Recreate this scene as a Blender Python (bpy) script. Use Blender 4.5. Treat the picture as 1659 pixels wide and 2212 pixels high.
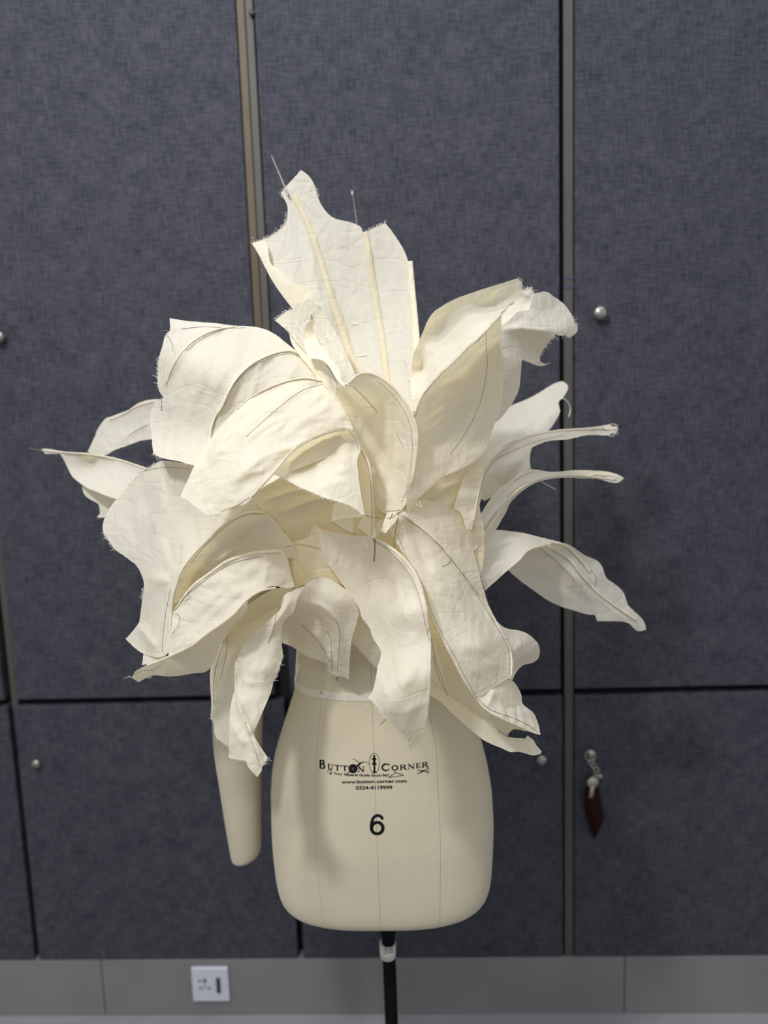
import bpy, bmesh, math, random
import numpy as np
from mathutils import Vector, Matrix, geometry, noise
from mathutils.bvhtree import BVHTree

random.seed(7)
for o in list(bpy.data.objects):
    bpy.data.objects.remove(o, do_unlink=True)
C = bpy.context.scene.collection
W, H = 1659, 2212
F = 1661.0

# ------------------------------------------------------------------ camera
CAM = Vector((0, 0, 1.40))
PITCH, YAW, ROLL = math.radians(8.011), math.radians(2.240), math.radians(-1.981)
cp, sp, cy, sy = math.cos(PITCH), math.sin(PITCH), math.cos(YAW), math.sin(YAW)
fw = Vector((-sy * cp, cy * cp, -sp))
r0 = Vector((cy, sy, 0))
u0 = r0.cross(fw)
RT = math.cos(ROLL) * r0 + math.sin(ROLL) * u0
UP = -math.sin(ROLL) * r0 + math.cos(ROLL) * u0
cd = bpy.data.cameras.new('camera')
cam = bpy.data.objects.new('camera', cd)
C.objects.link(cam)
cam.matrix_world = Matrix(((RT.x, UP.x, -fw.x, CAM.x), (RT.y, UP.y, -fw.y, CAM.y), (RT.z, UP.z, -fw.z, CAM.z), (0, 0, 0, 1)))
cd.sensor_fit = 'VERTICAL'
cd.sensor_height = 36
cd.sensor_width = 27
cd.lens = F / H * 36
cd.clip_start = 0.01
cd.dof.use_dof = True
cd.dof.focus_distance = 1.07
cd.dof.aperture_fstop = 2.0
sc = bpy.context.scene
sc.camera = cam
sc.view_settings.view_transform = 'Standard'
sc.view_settings.look = 'None'
sc.view_settings.gamma = 1
sc.view_settings.use_curve_mapping = False
sc.view_settings.exposure = 0.02

# ------------------------------------------------------------------ light
wd = bpy.data.worlds.new('world')
sc.world = wd
wd.use_nodes = True
wd.node_tree.nodes['Background'].inputs[0].default_value = (0.97, 0.98, 1.0, 1)
wd.node_tree.nodes['Background'].inputs[1].default_value = 0.60


def area(name, loc, target, sx, sy_, power, col):
    l = bpy.data.lights.new(name, 'AREA')
    l.shape = 'RECTANGLE'
    l.size = sx
    l.size_y = sy_
    l.energy = power
    l.color = col
    o = bpy.data.objects.new(name, l)
    C.objects.link(o)
    o.location = loc
    o.rotation_euler = (Vector(target) - Vector(loc)).to_track_quat('-Z', 'Y').to_euler()
    return o


area('ceiling_lamp_key', (-0.60, 0.30, 2.95), (-0.05, 1.15, 1.1), 0.14, 0.14, 9.5, (1.0, 0.99, 0.965))
area('ceiling_lamp_front', (-0.75, -0.15, 2.75), (0.0, 1.1, 1.0), 0.16, 0.16, 24, (1.0, 0.985, 0.955))
area('ceiling_lamp_room', (-0.5, -1.0, 2.95), (-0.2, 1.5, 1.0), 1.2, 0.3, 8, (0.92, 0.95, 1.0))
area('ceiling_lamp_wall', (0.35, 1.05, 3.0), (0.35, 1.5, 1.2), 2.2, 0.12, 7.5, (0.86, 0.92, 1.0))


# ------------------------------------------------------------------ tools
YF = 1.20            # distance from the camera to the axis of the dress form


def ray(x, y):
    return (fw + RT * ((x - W / 2) / F) + UP * ((H / 2 - y) / F))


def onplane(x, y, Y):
    v = ray(x, y)
    return CAM + v * (Y / v.y)


def at(x, y, d):     # d: centimetres in front of the form's axis
    return onplane(x, y, YF - d / 100.0)


FR = {'A': (520, 320, 3.607), 'B': (860, 570, 3.318), 'C': (320, 660, 3.318), 'D': (50, 840, 2.765),
      'E': (620, 780, 3.607), 'G': (580, 1080, 2.676), 'F': (980, 880, 3.77), 'H': (400, 1240, 3.352), 'P': (0, 0, 1.0),
      'L': (660, 1590, 5.53), 'T': (560, 1380, 2.9625)}


def fr(f, pts):
    ox, oy, s = FR[f]
    return [(ox + p[0] / s, oy + p[1] / s) + tuple(p[2:]) for p in pts]


def link(name, me, parent=None, mat=None):
    o = bpy.data.objects.new(name, me)
    C.objects.link(o)
    if parent is not None:
        o.parent = parent
    if mat is not None:
        me.materials.append(mat)
    return o


def mesh(name, vs, fs, mat=None, parent=None, smooth=True):
    me = bpy.data.meshes.new(name)
    me.from_pydata([tuple(v) for v in vs], [], fs)
    me.update()
    if smooth:
        me.polygons.foreach_set('use_smooth', [True] * len(me.polygons))
    return link(name, me, parent, mat)


def empty(name, loc, label, cat, group=None):
    o = bpy.data.objects.new(name, None)
    C.objects.link(o)
    o.location = loc
    o['label'] = label
    o['category'] = cat
    if group:
        o['group'] = group
    return o


def settle(root):    # put children's world-space meshes under a root that is not at the origin
    for ch in list(C.objects):
        if ch.parent == root:
            ch.matrix_parent_inverse = Matrix.Translation(root.location).inverted()


class MB:
    def __init__(s):
        s.v = []
        s.f = []

    def box(s, x0, x1, y0, y1, z0, z1):
        n = len(s.v)
        s.v += [(x, y, z) for z in (z0, z1) for y in (y0, y1) for x in (x0, x1)]
        s.f += [tuple(n + i for i in q) for q in ((0, 2, 3, 1), (4, 5, 7, 6), (0, 1, 5, 4), (2, 6, 7, 3), (0, 4, 6, 2), (1, 3, 7, 5))]

    def tube(s, pts, r, k=6, taper=False):
        pts = [Vector(p) for p in pts]
        n0 = len(s.v)
        prev = None
        m = len(pts)
        for i, p in enumerate(pts):
            t = (pts[min(i + 1, m - 1)] - pts[max(i - 1, 0)])
            if t.length < 1e-9:
                t = Vector((0, 0, 1))
            t.normalize()
            a = prev - t * prev.dot(t) if prev is not None else t.orthogonal()
            if a.length < 1e-6:
                a = t.orthogonal()
            a.normalize()
            prev = a
            b = t.cross(a)
            rr = r[i] if isinstance(r, (list, tuple)) else r
            if taper:
                rr *= 1 - 0.8 * i / (m - 1)
            for j in range(k):
                q = 2 * math.pi * j / k
                s.v.append(tuple(p + a * (rr * math.cos(q)) + b * (rr * math.sin(q))))
        for i in range(m - 1):
            for j in range(k):
                s.f.append((n0 + i * k + j, n0 + i * k + (j + 1) % k, n0 + (i + 1) * k + (j + 1) % k, n0 + (i + 1) * k + j))
        s.f.append(tuple(n0 + j for j in range(k))[::-1])
        s.f.append(tuple(n0 + (m - 1) * k + j for j in range(k)))

    def lathe(s, c, axis, prof, k=16):
        c = Vector(c)
        t = Vector(axis).normalized()
        a = t.orthogonal().normalized()
        b = t.cross(a)
        n0 = len(s.v)
        for (h, r) in prof:
            for j in range(k):
                q = 2 * math.pi * j / k
                s.v.append(tuple(c + t * h + a * (r * math.cos(q)) + b * (r * math.sin(q))))
        for i in range(len(prof) - 1):
            for j in range(k):
                s.f.append((n0 + i * k + j, n0 + i * k + (j + 1) % k, n0 + (i + 1) * k + (j + 1) % k, n0 + (i + 1) * k + j))
        s.f.append(tuple(n0 + j for j in range(k))[::-1])
        s.f.append(tuple(n0 + (len(prof) - 1) * k + j for j in range(k)))

    def build(s, name, mat, parent=None, smooth=True, bevel=0):
        o = mesh(name, s.v, s.f, mat, parent, smooth)
        if bevel:
            b = o.modifiers.new('bevel', 'BEVEL')
            b.width = bevel
            b.segments = 3
            b.limit_method = 'ANGLE'
            w = o.modifiers.new('wn', 'WEIGHTED_NORMAL')
            w.keep_sharp = False
        return o


# ------------------------------------------------------------------ materials
def newmat(name):
    m = bpy.data.materials.new(name)
    m.use_nodes = True
    nt = m.node_tree
    return m, nt, nt.nodes['Principled BSDF']


def plain(name, col, rough=0.6, metal=0.0, noise_amt=0.0, scale=40):
    m, nt, b = newmat(name)
    b.inputs['Base Color'].default_value = (*col, 1)
    b.inputs['Roughness'].default_value = rough
    b.inputs['Metallic'].default_value = metal
    if noise_amt:
        tc = nt.nodes.new('ShaderNodeTexCoord')
        n = nt.nodes.new('ShaderNodeTexNoise')
        n.inputs['Scale'].default_value = scale
        n.inputs['Detail'].default_value = 5
        nt.links.new(tc.outputs['Object'], n.inputs['Vector'])
        r = nt.nodes.new('ShaderNodeValToRGB')
        r.color_ramp.elements[0].position = 0.3
        r.color_ramp.elements[1].position = 0.7
        r.color_ramp.elements[0].color = (*[c * (1 - noise_amt) for c in col], 1)
        r.color_ramp.elements[1].color = (*[c * (1 + noise_amt) for c in col], 1)
        nt.links.new(n.outputs['Fac'], r.inputs[0])
        nt.links.new(r.outputs[0], b.inputs['Base Color'])
    return m


def muslin(name, col, tcol, fac, fine=1.0):
    m, nt, b = newmat(name)
    b.inputs['Roughness'].default_value = 0.85
    b.inputs['Specular IOR Level'].default_value = 0.2
    b.inputs['Sheen Weight'].default_value = 0.15
    tc = nt.nodes.new('ShaderNodeTexCoord')
    n = nt.nodes.new('ShaderNodeTexNoise')
    n.inputs['Scale'].default_value = 14
    n.inputs['Detail'].default_value = 6
    nt.links.new(tc.outputs['Object'], n.inputs['Vector'])
    r = nt.nodes.new('ShaderNodeValToRGB')
    r.color_ramp.elements[0].position = 0.3
    r.color_ramp.elements[1].position = 0.7
    r.color_ramp.elements[0].color = (*[c * 0.95 for c in col], 1)
    r.color_ramp.elements[1].color = (*col, 1)
    nt.links.new(n.outputs['Fac'], r.inputs[0])
    nt.links.new(r.outputs[0], b.inputs['Base Color'])
    # crumple + weave
    n2 = nt.nodes.new('ShaderNodeTexNoise')
    n2.inputs['Scale'].default_value = 30
    n2.inputs['Detail'].default_value = 4
    n2.inputs['Distortion'].default_value = 1.2
    mp = nt.nodes.new('ShaderNodeMapping')
    mp.inputs['Scale'].default_value = (1.6, 1, 0.55)
    mp.inputs['Rotation'].default_value = (0, 0.5, 0)
    nt.links.new(tc.outputs['Object'], mp.inputs['Vector'])
    nt.links.new(mp.outputs[0], n2.inputs['Vector'])
    n3 = nt.nodes.new('ShaderNodeTexNoise')
    n3.inputs['Scale'].default_value = 700
    nt.links.new(tc.outputs['Object'], n3.inputs['Vector'])
    # sharp little creases: where the stretched noise crosses its middle
    mp2 = nt.nodes.new('ShaderNodeMapping')
    mp2.inputs['Scale'].default_value = (1.0, 1, 2.6)
    mp2.inputs['Rotation'].default_value = (0, -0.7, 0)
    nt.links.new(tc.outputs['Object'], mp2.inputs['Vector'])
    n4 = nt.nodes.new('ShaderNodeTexNoise')
    n4.inputs['Scale'].default_value = 11
    n4.inputs['Detail'].default_value = 2
    n4.inputs['Distortion'].default_value = 0.6
    nt.links.new(mp2.outputs[0], n4.inputs['Vector'])
    sb = nt.nodes.new('ShaderNodeMath'); sb.operation = 'SUBTRACT'; sb.inputs[1].default_value = 0.5
    ab = nt.nodes.new('ShaderNodeMath'); ab.operation = 'ABSOLUTE'
    mn_ = nt.nodes.new('ShaderNodeMath'); mn_.operation = 'MINIMUM'; mn_.inputs[1].default_value = 0.06
    nt.links.new(n4.outputs['Fac'], sb.inputs[0]); nt.links.new(sb.outputs[0], ab.inputs[0]); nt.links.new(ab.outputs[0], mn_.inputs[0])
    b0 = nt.nodes.new('ShaderNodeBump')
    b0.inputs['Strength'].default_value = 0.55 * fine
    b0.inputs['Distance'].default_value = 0.012
    nt.links.new(mn_.outputs[0], b0.inputs['Height'])
    b1 = nt.nodes.new('ShaderNodeBump')
    nt.links.new(b0.outputs[0], b1.inputs['Normal'])
    b1.inputs['Strength'].default_value = 0.5 * fine
    b1.inputs['Distance'].default_value = 0.006
    b2 = nt.nodes.new('ShaderNodeBump')
    b2.inputs['Strength'].default_value = 0.25 * fine
    b2.inputs['Distance'].default_value = 0.0006
    nt.links.new(n2.outputs['Fac'], b1.inputs['Height'])
    nt.links.new(n3.outputs['Fac'], b2.inputs['Height'])
    nt.links.new(b1.outputs[0], b2.inputs['Normal'])
    nt.links.new(b2.outputs[0], b.inputs['Normal'])
    if fac > 0:
        t = nt.nodes.new('ShaderNodeBsdfTranslucent')
        t.inputs[0].default_value = (*tcol, 1)
        nt.links.new(b2.outputs[0], t.inputs['Normal'])
        mx = nt.nodes.new('ShaderNodeMixShader')
        mx.inputs[0].default_value = fac
        nt.links.new(b.outputs[0], mx.inputs[1])
        nt.links.new(t.outputs[0], mx.inputs[2])
        nt.links.new(mx.outputs[0], nt.nodes['Material Output'].inputs['Surface'])
    return m


def panelmat():
    m, nt, b = newmat('blue grey woven fabric')
    b.inputs['Roughness'].default_value = 0.95
    b.inputs['Specular IOR Level'].default_value = 0.1
    tc = nt.nodes.new('ShaderNodeTexCoord')
    outs = []
    for sc_, rot in (((260, 40, 34), 0), ((34, 40, 260), 0)):
        mp = nt.nodes.new('ShaderNodeMapping')
        mp.inputs['Scale'].default_value = sc_
        nt.links.new(tc.outputs['Object'], mp.inputs['Vector'])
        n = nt.nodes.new('ShaderNodeTexNoise')
        n.inputs['Scale'].default_value = 1.0
        n.inputs['Detail'].default_value = 3
        nt.links.new(mp.outputs[0], n.inputs['Vector'])
        outs.append(n)
    ad = nt.nodes.new('ShaderNodeMath')
    ad.operation = 'ADD'
    nt.links.new(outs[0].outputs['Fac'], ad.inputs[0])
    nt.links.new(outs[1].outputs['Fac'], ad.inputs[1])
    n = nt.nodes.new('ShaderNodeTexNoise')
    n.inputs['Scale'].default_value = 22
    n.inputs['Detail'].default_value = 5
    nt.links.new(tc.outputs['Object'], n.inputs['Vector'])
    ad2 = nt.nodes.new('ShaderNodeMath')
    ad2.operation = 'MULTIPLY_ADD'
    ad2.inputs[1].default_value = 0.5
    nt.links.new(n.outputs['Fac'], ad2.inputs[0])
    nt.links.new(ad.outputs[0], ad2.inputs[2])
    mr = nt.nodes.new('ShaderNodeMapRange')
    mr.inputs[1].default_value = 0.85
    mr.inputs[2].default_value = 1.65
    nt.links.new(ad2.outputs[0], mr.inputs[0])
    r = nt.nodes.new('ShaderNodeValToRGB')
    r.color_ramp.elements[0].color = (0.024, 0.026, 0.037, 1)
    r.color_ramp.elements[1].color = (0.084, 0.085, 0.102, 1)
    nt.links.new(mr.outputs[0], r.inputs[0])
    nt.links.new(r.outputs[0], b.inputs['Base Color'])
    bp = nt.nodes.new('ShaderNodeBump')
    bp.inputs['Strength'].default_value = 0.3
    bp.inputs['Distance'].default_value = 0.0008
    nt.links.new(ad.outputs[0], bp.inputs['Height'])
    nt.links.new(bp.outputs[0], b.inputs['Normal'])
    return m


M = {
    'cloth': muslin('unbleached muslin', (0.88, 0.843, 0.745), (0.94, 0.82, 0.48), 0.40),
    'cloth2': muslin('folded double muslin', (0.80, 0.735, 0.58), (0.84, 0.71, 0.42), 0.18),
    'channel': muslin('double layer of muslin', (0.74, 0.675, 0.50), (0.8, 0.66, 0.36), 0.22),  # darkened in colour to stand for less backlight through the doubled cloth
    'bodice': muslin('muslin with golden light tint', (0.90, 0.81, 0.59), (0.9, 0.78, 0.48), 0.25),  # same muslin, with the gold of light through the petals put into its colour
    'form': muslin('linen dress form cover', (0.58, 0.52, 0.39), (1, 1, 1), 0.0, 0.18),
    'tape': plain('cotton twill tape', (0.64, 0.60, 0.51), 0.9, 0, 0.10, 900),
    'panel': panelmat(),
    'dark': plain('black recess', (0.006, 0.006, 0.006), 0.9),
    'carcass': plain('dark cupboard carcass', (0.012, 0.012, 0.013), 0.9),
    'strip': plain('grey olive edge strip', (0.060, 0.058, 0.051), 0.6, 0, 0.1, 8),
    'wood': plain('brown laminate edge', (0.082, 0.056, 0.032), 0.6, 0, 0.15, 10),
    'base': plain('grey stone skirting', (0.19, 0.19, 0.192), 0.6, 0, 0.08, 5),
    'floor': plain('pale grey floor tile', (0.28, 0.28, 0.295), 0.45, 0, 0.08, 6),
    'plastic': plain('white plastic', (0.56, 0.58, 0.66), 0.35),
    'greyplastic': plain('dark grey plastic', (0.03, 0.03, 0.035), 0.4),
    'hole': plain('socket hole', (0.15, 0.15, 0.17), 0.6),
    'black': plain('black coated metal', (0.003, 0.003, 0.005), 0.75),
    'chrome': plain('dull chrome', (0.34, 0.33, 0.31), 0.32, 0.85),
    'brass': plain('worn brass', (0.42, 0.40, 0.30), 0.4, 0.4),
    'leather': plain('dark red leather', (0.018, 0.003, 0.004), 0.6),
    'ink': plain('black print', (0.006, 0.007, 0.008), 0.7),
    'green': plain('green marker ink', (0.01, 0.13, 0.09), 0.7),
    'paper': plain('white paper tape', (0.62, 0.60, 0.54), 0.8),
    'seamline': plain('brown seam thread', (0.28, 0.24, 0.18), 0.9),  # brownish thread colour for the form's seams and the button holes
    'thread': plain('dark sewing thread', (0.17, 0.155, 0.13), 0.8),
    'paleth': plain('loose cotton threads', (0.86, 0.83, 0.76), 0.9),
    'wire': plain('grey steel wire', (0.32, 0.30, 0.27), 0.4, 0.6),
    'pin': plain('dark steel pin', (0.07, 0.065, 0.06), 0.35, 0.7),
    'mark': plain('blue grey tape', (0.05, 0.055, 0.08), 0.7),
}

for k_ in ('black', 'ink', 'leather'):
    M[k_].node_tree.nodes['Principled BSDF'].inputs['Specular IOR Level'].default_value = 0.12

# ------------------------------------------------------------------ setting
WY = 1.60
XD = (-0.9105, -0.2966, 0.3172, 0.931)       # dividers between the cupboards
ZG, ZB = 0.770, 0.142


def struct(o):
    o['kind'] = 'structure'
    return o


b = MB(); b.box(-3.2, 3.2, WY + 0.035, WY + 0.1, 0.0, 3.1)
struct(b.build('wall_back', M['carcass'], smooth=False))
b = MB(); b.box(-3.2, 3.2, -2.6, WY + 0.1, -0.05, 0.0)
struct(b.build('floor', M['floor'], smooth=False))
jl = onplane(222, 2120, WY).x
jr = onplane(1349, 2120, WY).x
b = MB()
for x0, x1 in ((-3.2, jl - 0.001), (jl + 0.001, jr - 0.001), (jr + 0.001, 3.2)):
    b.box(x0, x1, WY - 0.001, WY + 0.03, 0.0005, ZB)
struct(b.build('baseboard_back', M['base'], smooth=False, bevel=0.0008))

for i, X in enumerate(XD[:3]):
    if i == 1:  # both strips stop early; dark carcass below stands in for their shaded part
        b = MB(); b.box(X - 0.018, X - 0.003, WY + 0.001, WY + 0.034, 1.05, 2.9)
        struct(b.build('trim_%d' % (i + 1), M['wood'], smooth=False, bevel=0.001))
        b = MB(); b.box(X - 0.002, X + 0.013, WY + 0.004, WY + 0.034, 1.05, 2.9)
        struct(b.build('trim_%d' % (i + 4), M['strip'], smooth=False, bevel=0.001))
    elif i == 2:
        b = MB(); b.box(X - 0.003, X + 0.015, WY + 0.002, WY + 0.034, ZB, 2.9)
        struct(b.build('trim_%d' % (i + 1), M['strip'], smooth=False, bevel=0.001))
    else:
        b = MB(); b.box(X + 0.004, X + 0.018, WY + 0.006, WY + 0.034, ZG - 0.02, 2.9)
        struct(b.build('trim_%d' % (i + 1), M['strip'], smooth=False, bevel=0.001))

edges = [(-1.52, XD[0] - 0.010), (XD[0] + 0.020, XD[1] - 0.020), (XD[1] + 0.016, XD[2] - 0.012), (XD[2] + 0.018, XD[3] - 0.012)]
ledges = [(-1.52, XD[0] - 0.004), (XD[0] + 0.008, XD[1] - 0.000), (XD[1] + 0.014, XD[2] - 0.008), (XD[2] + 0.018, XD[3] - 0.012)]
where = ['at the far left edge', 'left of the brown strip', 'behind the dress form', 'right of the grey strip']
ku = [None, (5, 729, .013), None, (1292, 678, .0145)]
kl = [None, (83, 1645, .010), (1168, 1636, .012), (1275, 1624, .010)]
for i in range(4):
    for lev, ed, z0, z1, kn in (('upper', edges[i], ZG + 0.008, 2.9, ku[i]), ('lower', ledges[i], ZB + 0.002, ZG - 0.008, kl[i])):
        root = empty('cupboard', ((ed[0] + ed[1]) / 2, WY + 0.03, z0),
                     '%s cupboard front in blue grey woven fabric, %s' % (lev, where[i]), 'cupboard', 'fabric covered wall cupboards')
        b = MB(); b.box(ed[0], ed[1], WY, WY + 0.034, z0, z1)
        b.build('door', M['panel'], root, smooth=False, bevel=0.0025)
        if kn:
            p = onplane(kn[0], kn[1], WY)
            r = kn[2]
            b = MB(); b.lathe((p.x, WY + 0.001, p.z), (0, -1, 0), [(0, r * .55), (r * .5, r * .45), (r * .8, r * .9), (r * 1.2, r), (r * 1.6, r * .8), (r * 1.8, r * .3)], 20)
            b.build('knob', M['chrome'], root)
        settle(root)

p = onplane(1224, 603, WY)
for pz, hh in ((599, .004), (617, .005)):
    p = onplane(1224, pz, WY)
    b = MB(); b.box(XD[2] - 0.003, XD[2] + 0.0155, WY + 0.0008, WY + 0.0018, p.z - hh, p.z + hh)
    o = b.build('tape_scrap', M['mark'], smooth=False)
    o['label'] = 'scrap of dark tape stuck across the grey strip, %s of the two' % ('upper' if pz == 599 else 'lower')
    o['category'] = 'tape'
    o['group'] = 'tape scraps on the grey strip'
p = onplane(545, 30, WY)
b = MB(); b.lathe((p.x, WY + 0.001, p.z), (0, -1, 0), [(0, .006), (.006, .0055), (.008, .003)], 12)
o = b.build('door_buffer', M['greyplastic'])
o['label'] = 'small dark buffer on the cupboard edge beside the brown strip, near the top'
o['category'] = 'door buffer'

# power socket
q = onplane(454, 2128, WY - 0.01)
so = empty('power_socket', (q.x, WY - 0.001, q.z), 'white square wall socket with dark rocker switch on the grey skirting', 'socket')
b = MB(); b.box(q.x - .043, q.x + .043, WY - 0.010, WY - 0.0012, q.z - .043, q.z + .043)
b.build('plate', M['plastic'], so, smooth=False, bevel=0.003)
b = MB(); b.box(q.x + .015, q.x + .024, WY - 0.013, WY - 0.0101, q.z - .019, q.z + .019)
b.build('switch', M['greyplastic'], so, smooth=False, bevel=0.001)
for dx, dz, w_, h_ in ((-.012, .011, .004, .0055), (-.024, .011, .003, .003), (-.022, -.008, .0045, .0025), (-.003, -.008, .0045, .0025), (-.0125, -.003, .003, .002)):
    b = MB(); b.box(q.x + dx - w_, q.x + dx + w_, WY - 0.0104, WY - 0.0095, q.z + dz - h_, q.z + dz + h_)
    b.build('socket_hole', M['hole'], so, smooth=False)
settle(so)

# keys hanging from the lower right knob
kc = onplane(1275, 1624, WY)
key = empty('keychain', (kc.x, WY - 0.02, kc.z), 'keychain with yellowish key and dark red leather fob hanging from lower right knob', 'keychain')


def kp(x, y, off=0.012):
    return onplane(x, y, WY - off - .004)


def ringpts(c, r, tilt, n=14):
    return [c + Vector((math.cos(2 * math.pi * i / n) * r, math.sin(2 * math.pi * i / n) * r * math.sin(tilt), math.sin(2 * math.pi * i / n) * r * math.cos(tilt))) for i in range(n + 1)]


b = MB(); b.tube(ringpts(kp(1275, 1633), .011, .35), .0012)
b.build('split_ring', M['chrome'], key)
for (x, y, t) in ((1277, 1646, .2), (1283, 1654, 1.0), (1288, 1663, .3), (1290, 1672, 1.1), (1287, 1680, .4)):
    b = MB(); b.tube(ringpts(kp(x, y), .0058, t), .0017)
    b.build('chain_link', M['chrome'], key)
b = MB(); b.lathe(kp(1296, 1677, .014), (0, -1, 0), [(-.002, .003), (0, .0062), (.003, .0045), (.004, .001)], 12)
b.build('charm', M['chrome'], key)
b = MB(); b.lathe(kp(1280, 1690, .016), (0.1, -1, 0), [(0, .012), (.0024, .012)], 18)
a_, b_ = kp(1280, 1698, .0172), kp(1276, 1722, .0172)
b.tube([a_, (a_ + b_) / 2, b_], .0042, 6)
b.build('key', M['brass'], key)
pts = [(1276, 1682), (1292, 1690), (1297, 1725), (1305, 1768), (1293, 1795), (1284, 1814), (1275, 1792), (1262, 1745), (1261, 1715), (1268, 1695)]
n = len(pts)
b = MB()
b.v = [tuple(kp(x, y, .0135)) for x, y in pts] + [tuple(kp(x, y, .004)) for x, y in pts] + [tuple(kp(1284, 1750, .0155))]
b.f = [(i, (i + 1) % n, 2 * n) for i in range(n)] + [tuple(range(n, 2 * n))[::-1]] + [(i, n + i, n + (i + 1) % n, (i + 1) % n) for i in range(n)]
b.build('leather_fob', M['leather'], key)
settle(key)

# ------------------------------------------------------------------ dress form
DF = empty('dress_form', (at(845, 2212, 0).x, YF, 0.0), 'cream linen dress form on a black pole, marked size 6 and printed with a logo', 'dress form')


def cr(pts, step=6.0, closed=False, corner=55):
    """Catmull-Rom through the points, sharp corners kept, resampled."""
    P = [np.array(p[:2], float) for p in pts]
    n = len(P)
    out = []

    def ang(i):
        if not closed and (i == 0 or i == n - 1):
            return True
        a = P[i] - P[i - 1]
        c = P[(i + 1) % n] - P[i]
        ca = a @ c / (np.linalg.norm(a) * np.linalg.norm(c) + 1e-9)
        return math.degrees(math.acos(max(-1, min(1, ca)))) > corner
    crn = [ang(i) for i in range(n)]
    segs = n if closed else n - 1
    for i in range(segs):
        p1, p2 = P[i], P[(i + 1) % n]
        p0 = p1 - (p2 - p1) if crn[i] else P[i - 1]
        p3 = p2 + (p2 - p1) if crn[(i + 1) % n] else P[(i + 2) % n]
        L = np.linalg.norm(p2 - p1)
        t1 = (p2 - p0) / max(np.linalg.norm(p2 - p1) + np.linalg.norm(p1 - p0), 1e-6) * L
        t2 = (p3 - p1) / max(np.linalg.norm(p3 - p2) + np.linalg.norm(p2 - p1), 1e-6) * L
        m = max(1, int(round(L / step)))
        for k in range(m):
            t = k / m
            out.append((2 * t**3 - 3 * t**2 + 1) * p1 + (t**3 - 2 * t**2 + t) * t1 + (-2 * t**3 + 3 * t**2) * p2 + (t**3 - t**2) * t2)
    if not closed:
        out.append(P[-1])
    return out


# torso: rings whose sides follow the silhouette
sil = [  # pixel y, left x, right x, half depth (cm)
    (905, 770, 880, 4.6), (940, 762, 890, 5.0), (965, 740, 912, 5.4), (985, 700, 955, 5.8), (1010, 655, 1000, 6.6), (1060, 640, 1020, 8.6), (1130, 634, 1026, 11.4), (1200, 634, 1022, 12.0),
    (1270, 640, 1010, 10.6), (1340, 644, 1000, 9.4), (1400, 641, 1002, 8.8), (1448, 639, 1005, 8.7), (1481, 638, 1008, 8.9), (1515, 627, 1012, 9.4), (1555, 614, 1022, 10.0),
    (1610, 597, 1042, 10.8), (1650, 590, 1052, 11.2), (1700, 587, 1061, 11.6), (1768, 590, 1065, 12.0), (1815, 594, 1063, 12.0), (1862, 601, 1060, 12.0),
    (1890, 607, 1056, 11.9), (1906, 613, 1050, 11.7), (1916, 621, 1041, 11.3), (1924, 636, 1026, 10.6), (1929, 660, 1000, 9.6), (1932, 700, 965, 7.6), (1933, 750, 920, 4.5), (1933.5, 800, 870, 2)]
sil = [((s_[0] if s_[0] < 1800 else 1800 + (s_[0] - 1800) * .965,) + s_[1:]) for s_ in sil]
SY = np.array([s[0] for s in sil], float)


def silat(y):
    return [float(np.interp(y, SY, [s[k] for s in sil])) for k in (1, 2, 3)]


tv, tf = [], []
K = 96
ys = list(np.arange(905, 1880, 9.0)) + [1885, 1892, 1898, 1904, 1909, 1913, 1917, 1920, 1923, 1925.5, 1927.5, 1929.5, 1931, 1932.2, 1933, 1933.5]
ys = [y if y < 1800 else 1800 + (y - 1800) * .965 for y in ys]
sm = []
for y in ys:   # soften the table
    w_ = 10 if y < 1880 else 1
    a_ = [silat(y + o_) for o_ in (-w_, -w_ / 2, 0, w_ / 2, w_)]
    sm.append([sum(q_[k] for q_ in a_) / 5 for k in range(3)])
for (y, (l, r, dp)) in zip(ys, sm):
    A = at(l, y, 0)
    B = at(r, y, 0)
    cx, z, hw = (A.x + B.x) / 2, (A.z + B.z) / 2, (B.x - A.x) / 2
    e = 2.25 + 0.75 * min(1, max(0, (y - 1720) / 150))
    for j in range(K):
        q = 2 * math.pi * j / K
        c_, s_ = math.cos(q), math.sin(q)
        tv.append((cx + hw * math.copysign(abs(c_) ** (2 / e), c_), YF - dp / 100 * math.copysign(abs(s_) ** (2 / e), s_), z))
for i in range(len(ys) - 1):
    for j in range(K):
        tf.append((i * K + j, i * K + (j + 1) % K, (i + 1) * K + (j + 1) % K, (i + 1) * K + j))
tf.append(tuple(range(K))[::-1])
tf.append(tuple((len(ys) - 1) * K + j for j in range(K)))
torso = mesh('torso', tv, tf, M['form'], DF)
TB = BVHTree.FromPolygons([Vector(v) for v in tv], tf)


def hit(x, y, off=0.0004):
    v = ray(x, y).normalized()
    loc, nrm, i, d = TB.ray_cast(CAM, v)
    if loc is None:
        loc, nrm, i, d = TB.find_nearest(at(x, y, 8))
    if nrm.dot(v) > 0:
        nrm = -nrm
    return loc + nrm * off


def bottomz():
    return min(v[2] for v in tv)


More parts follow.
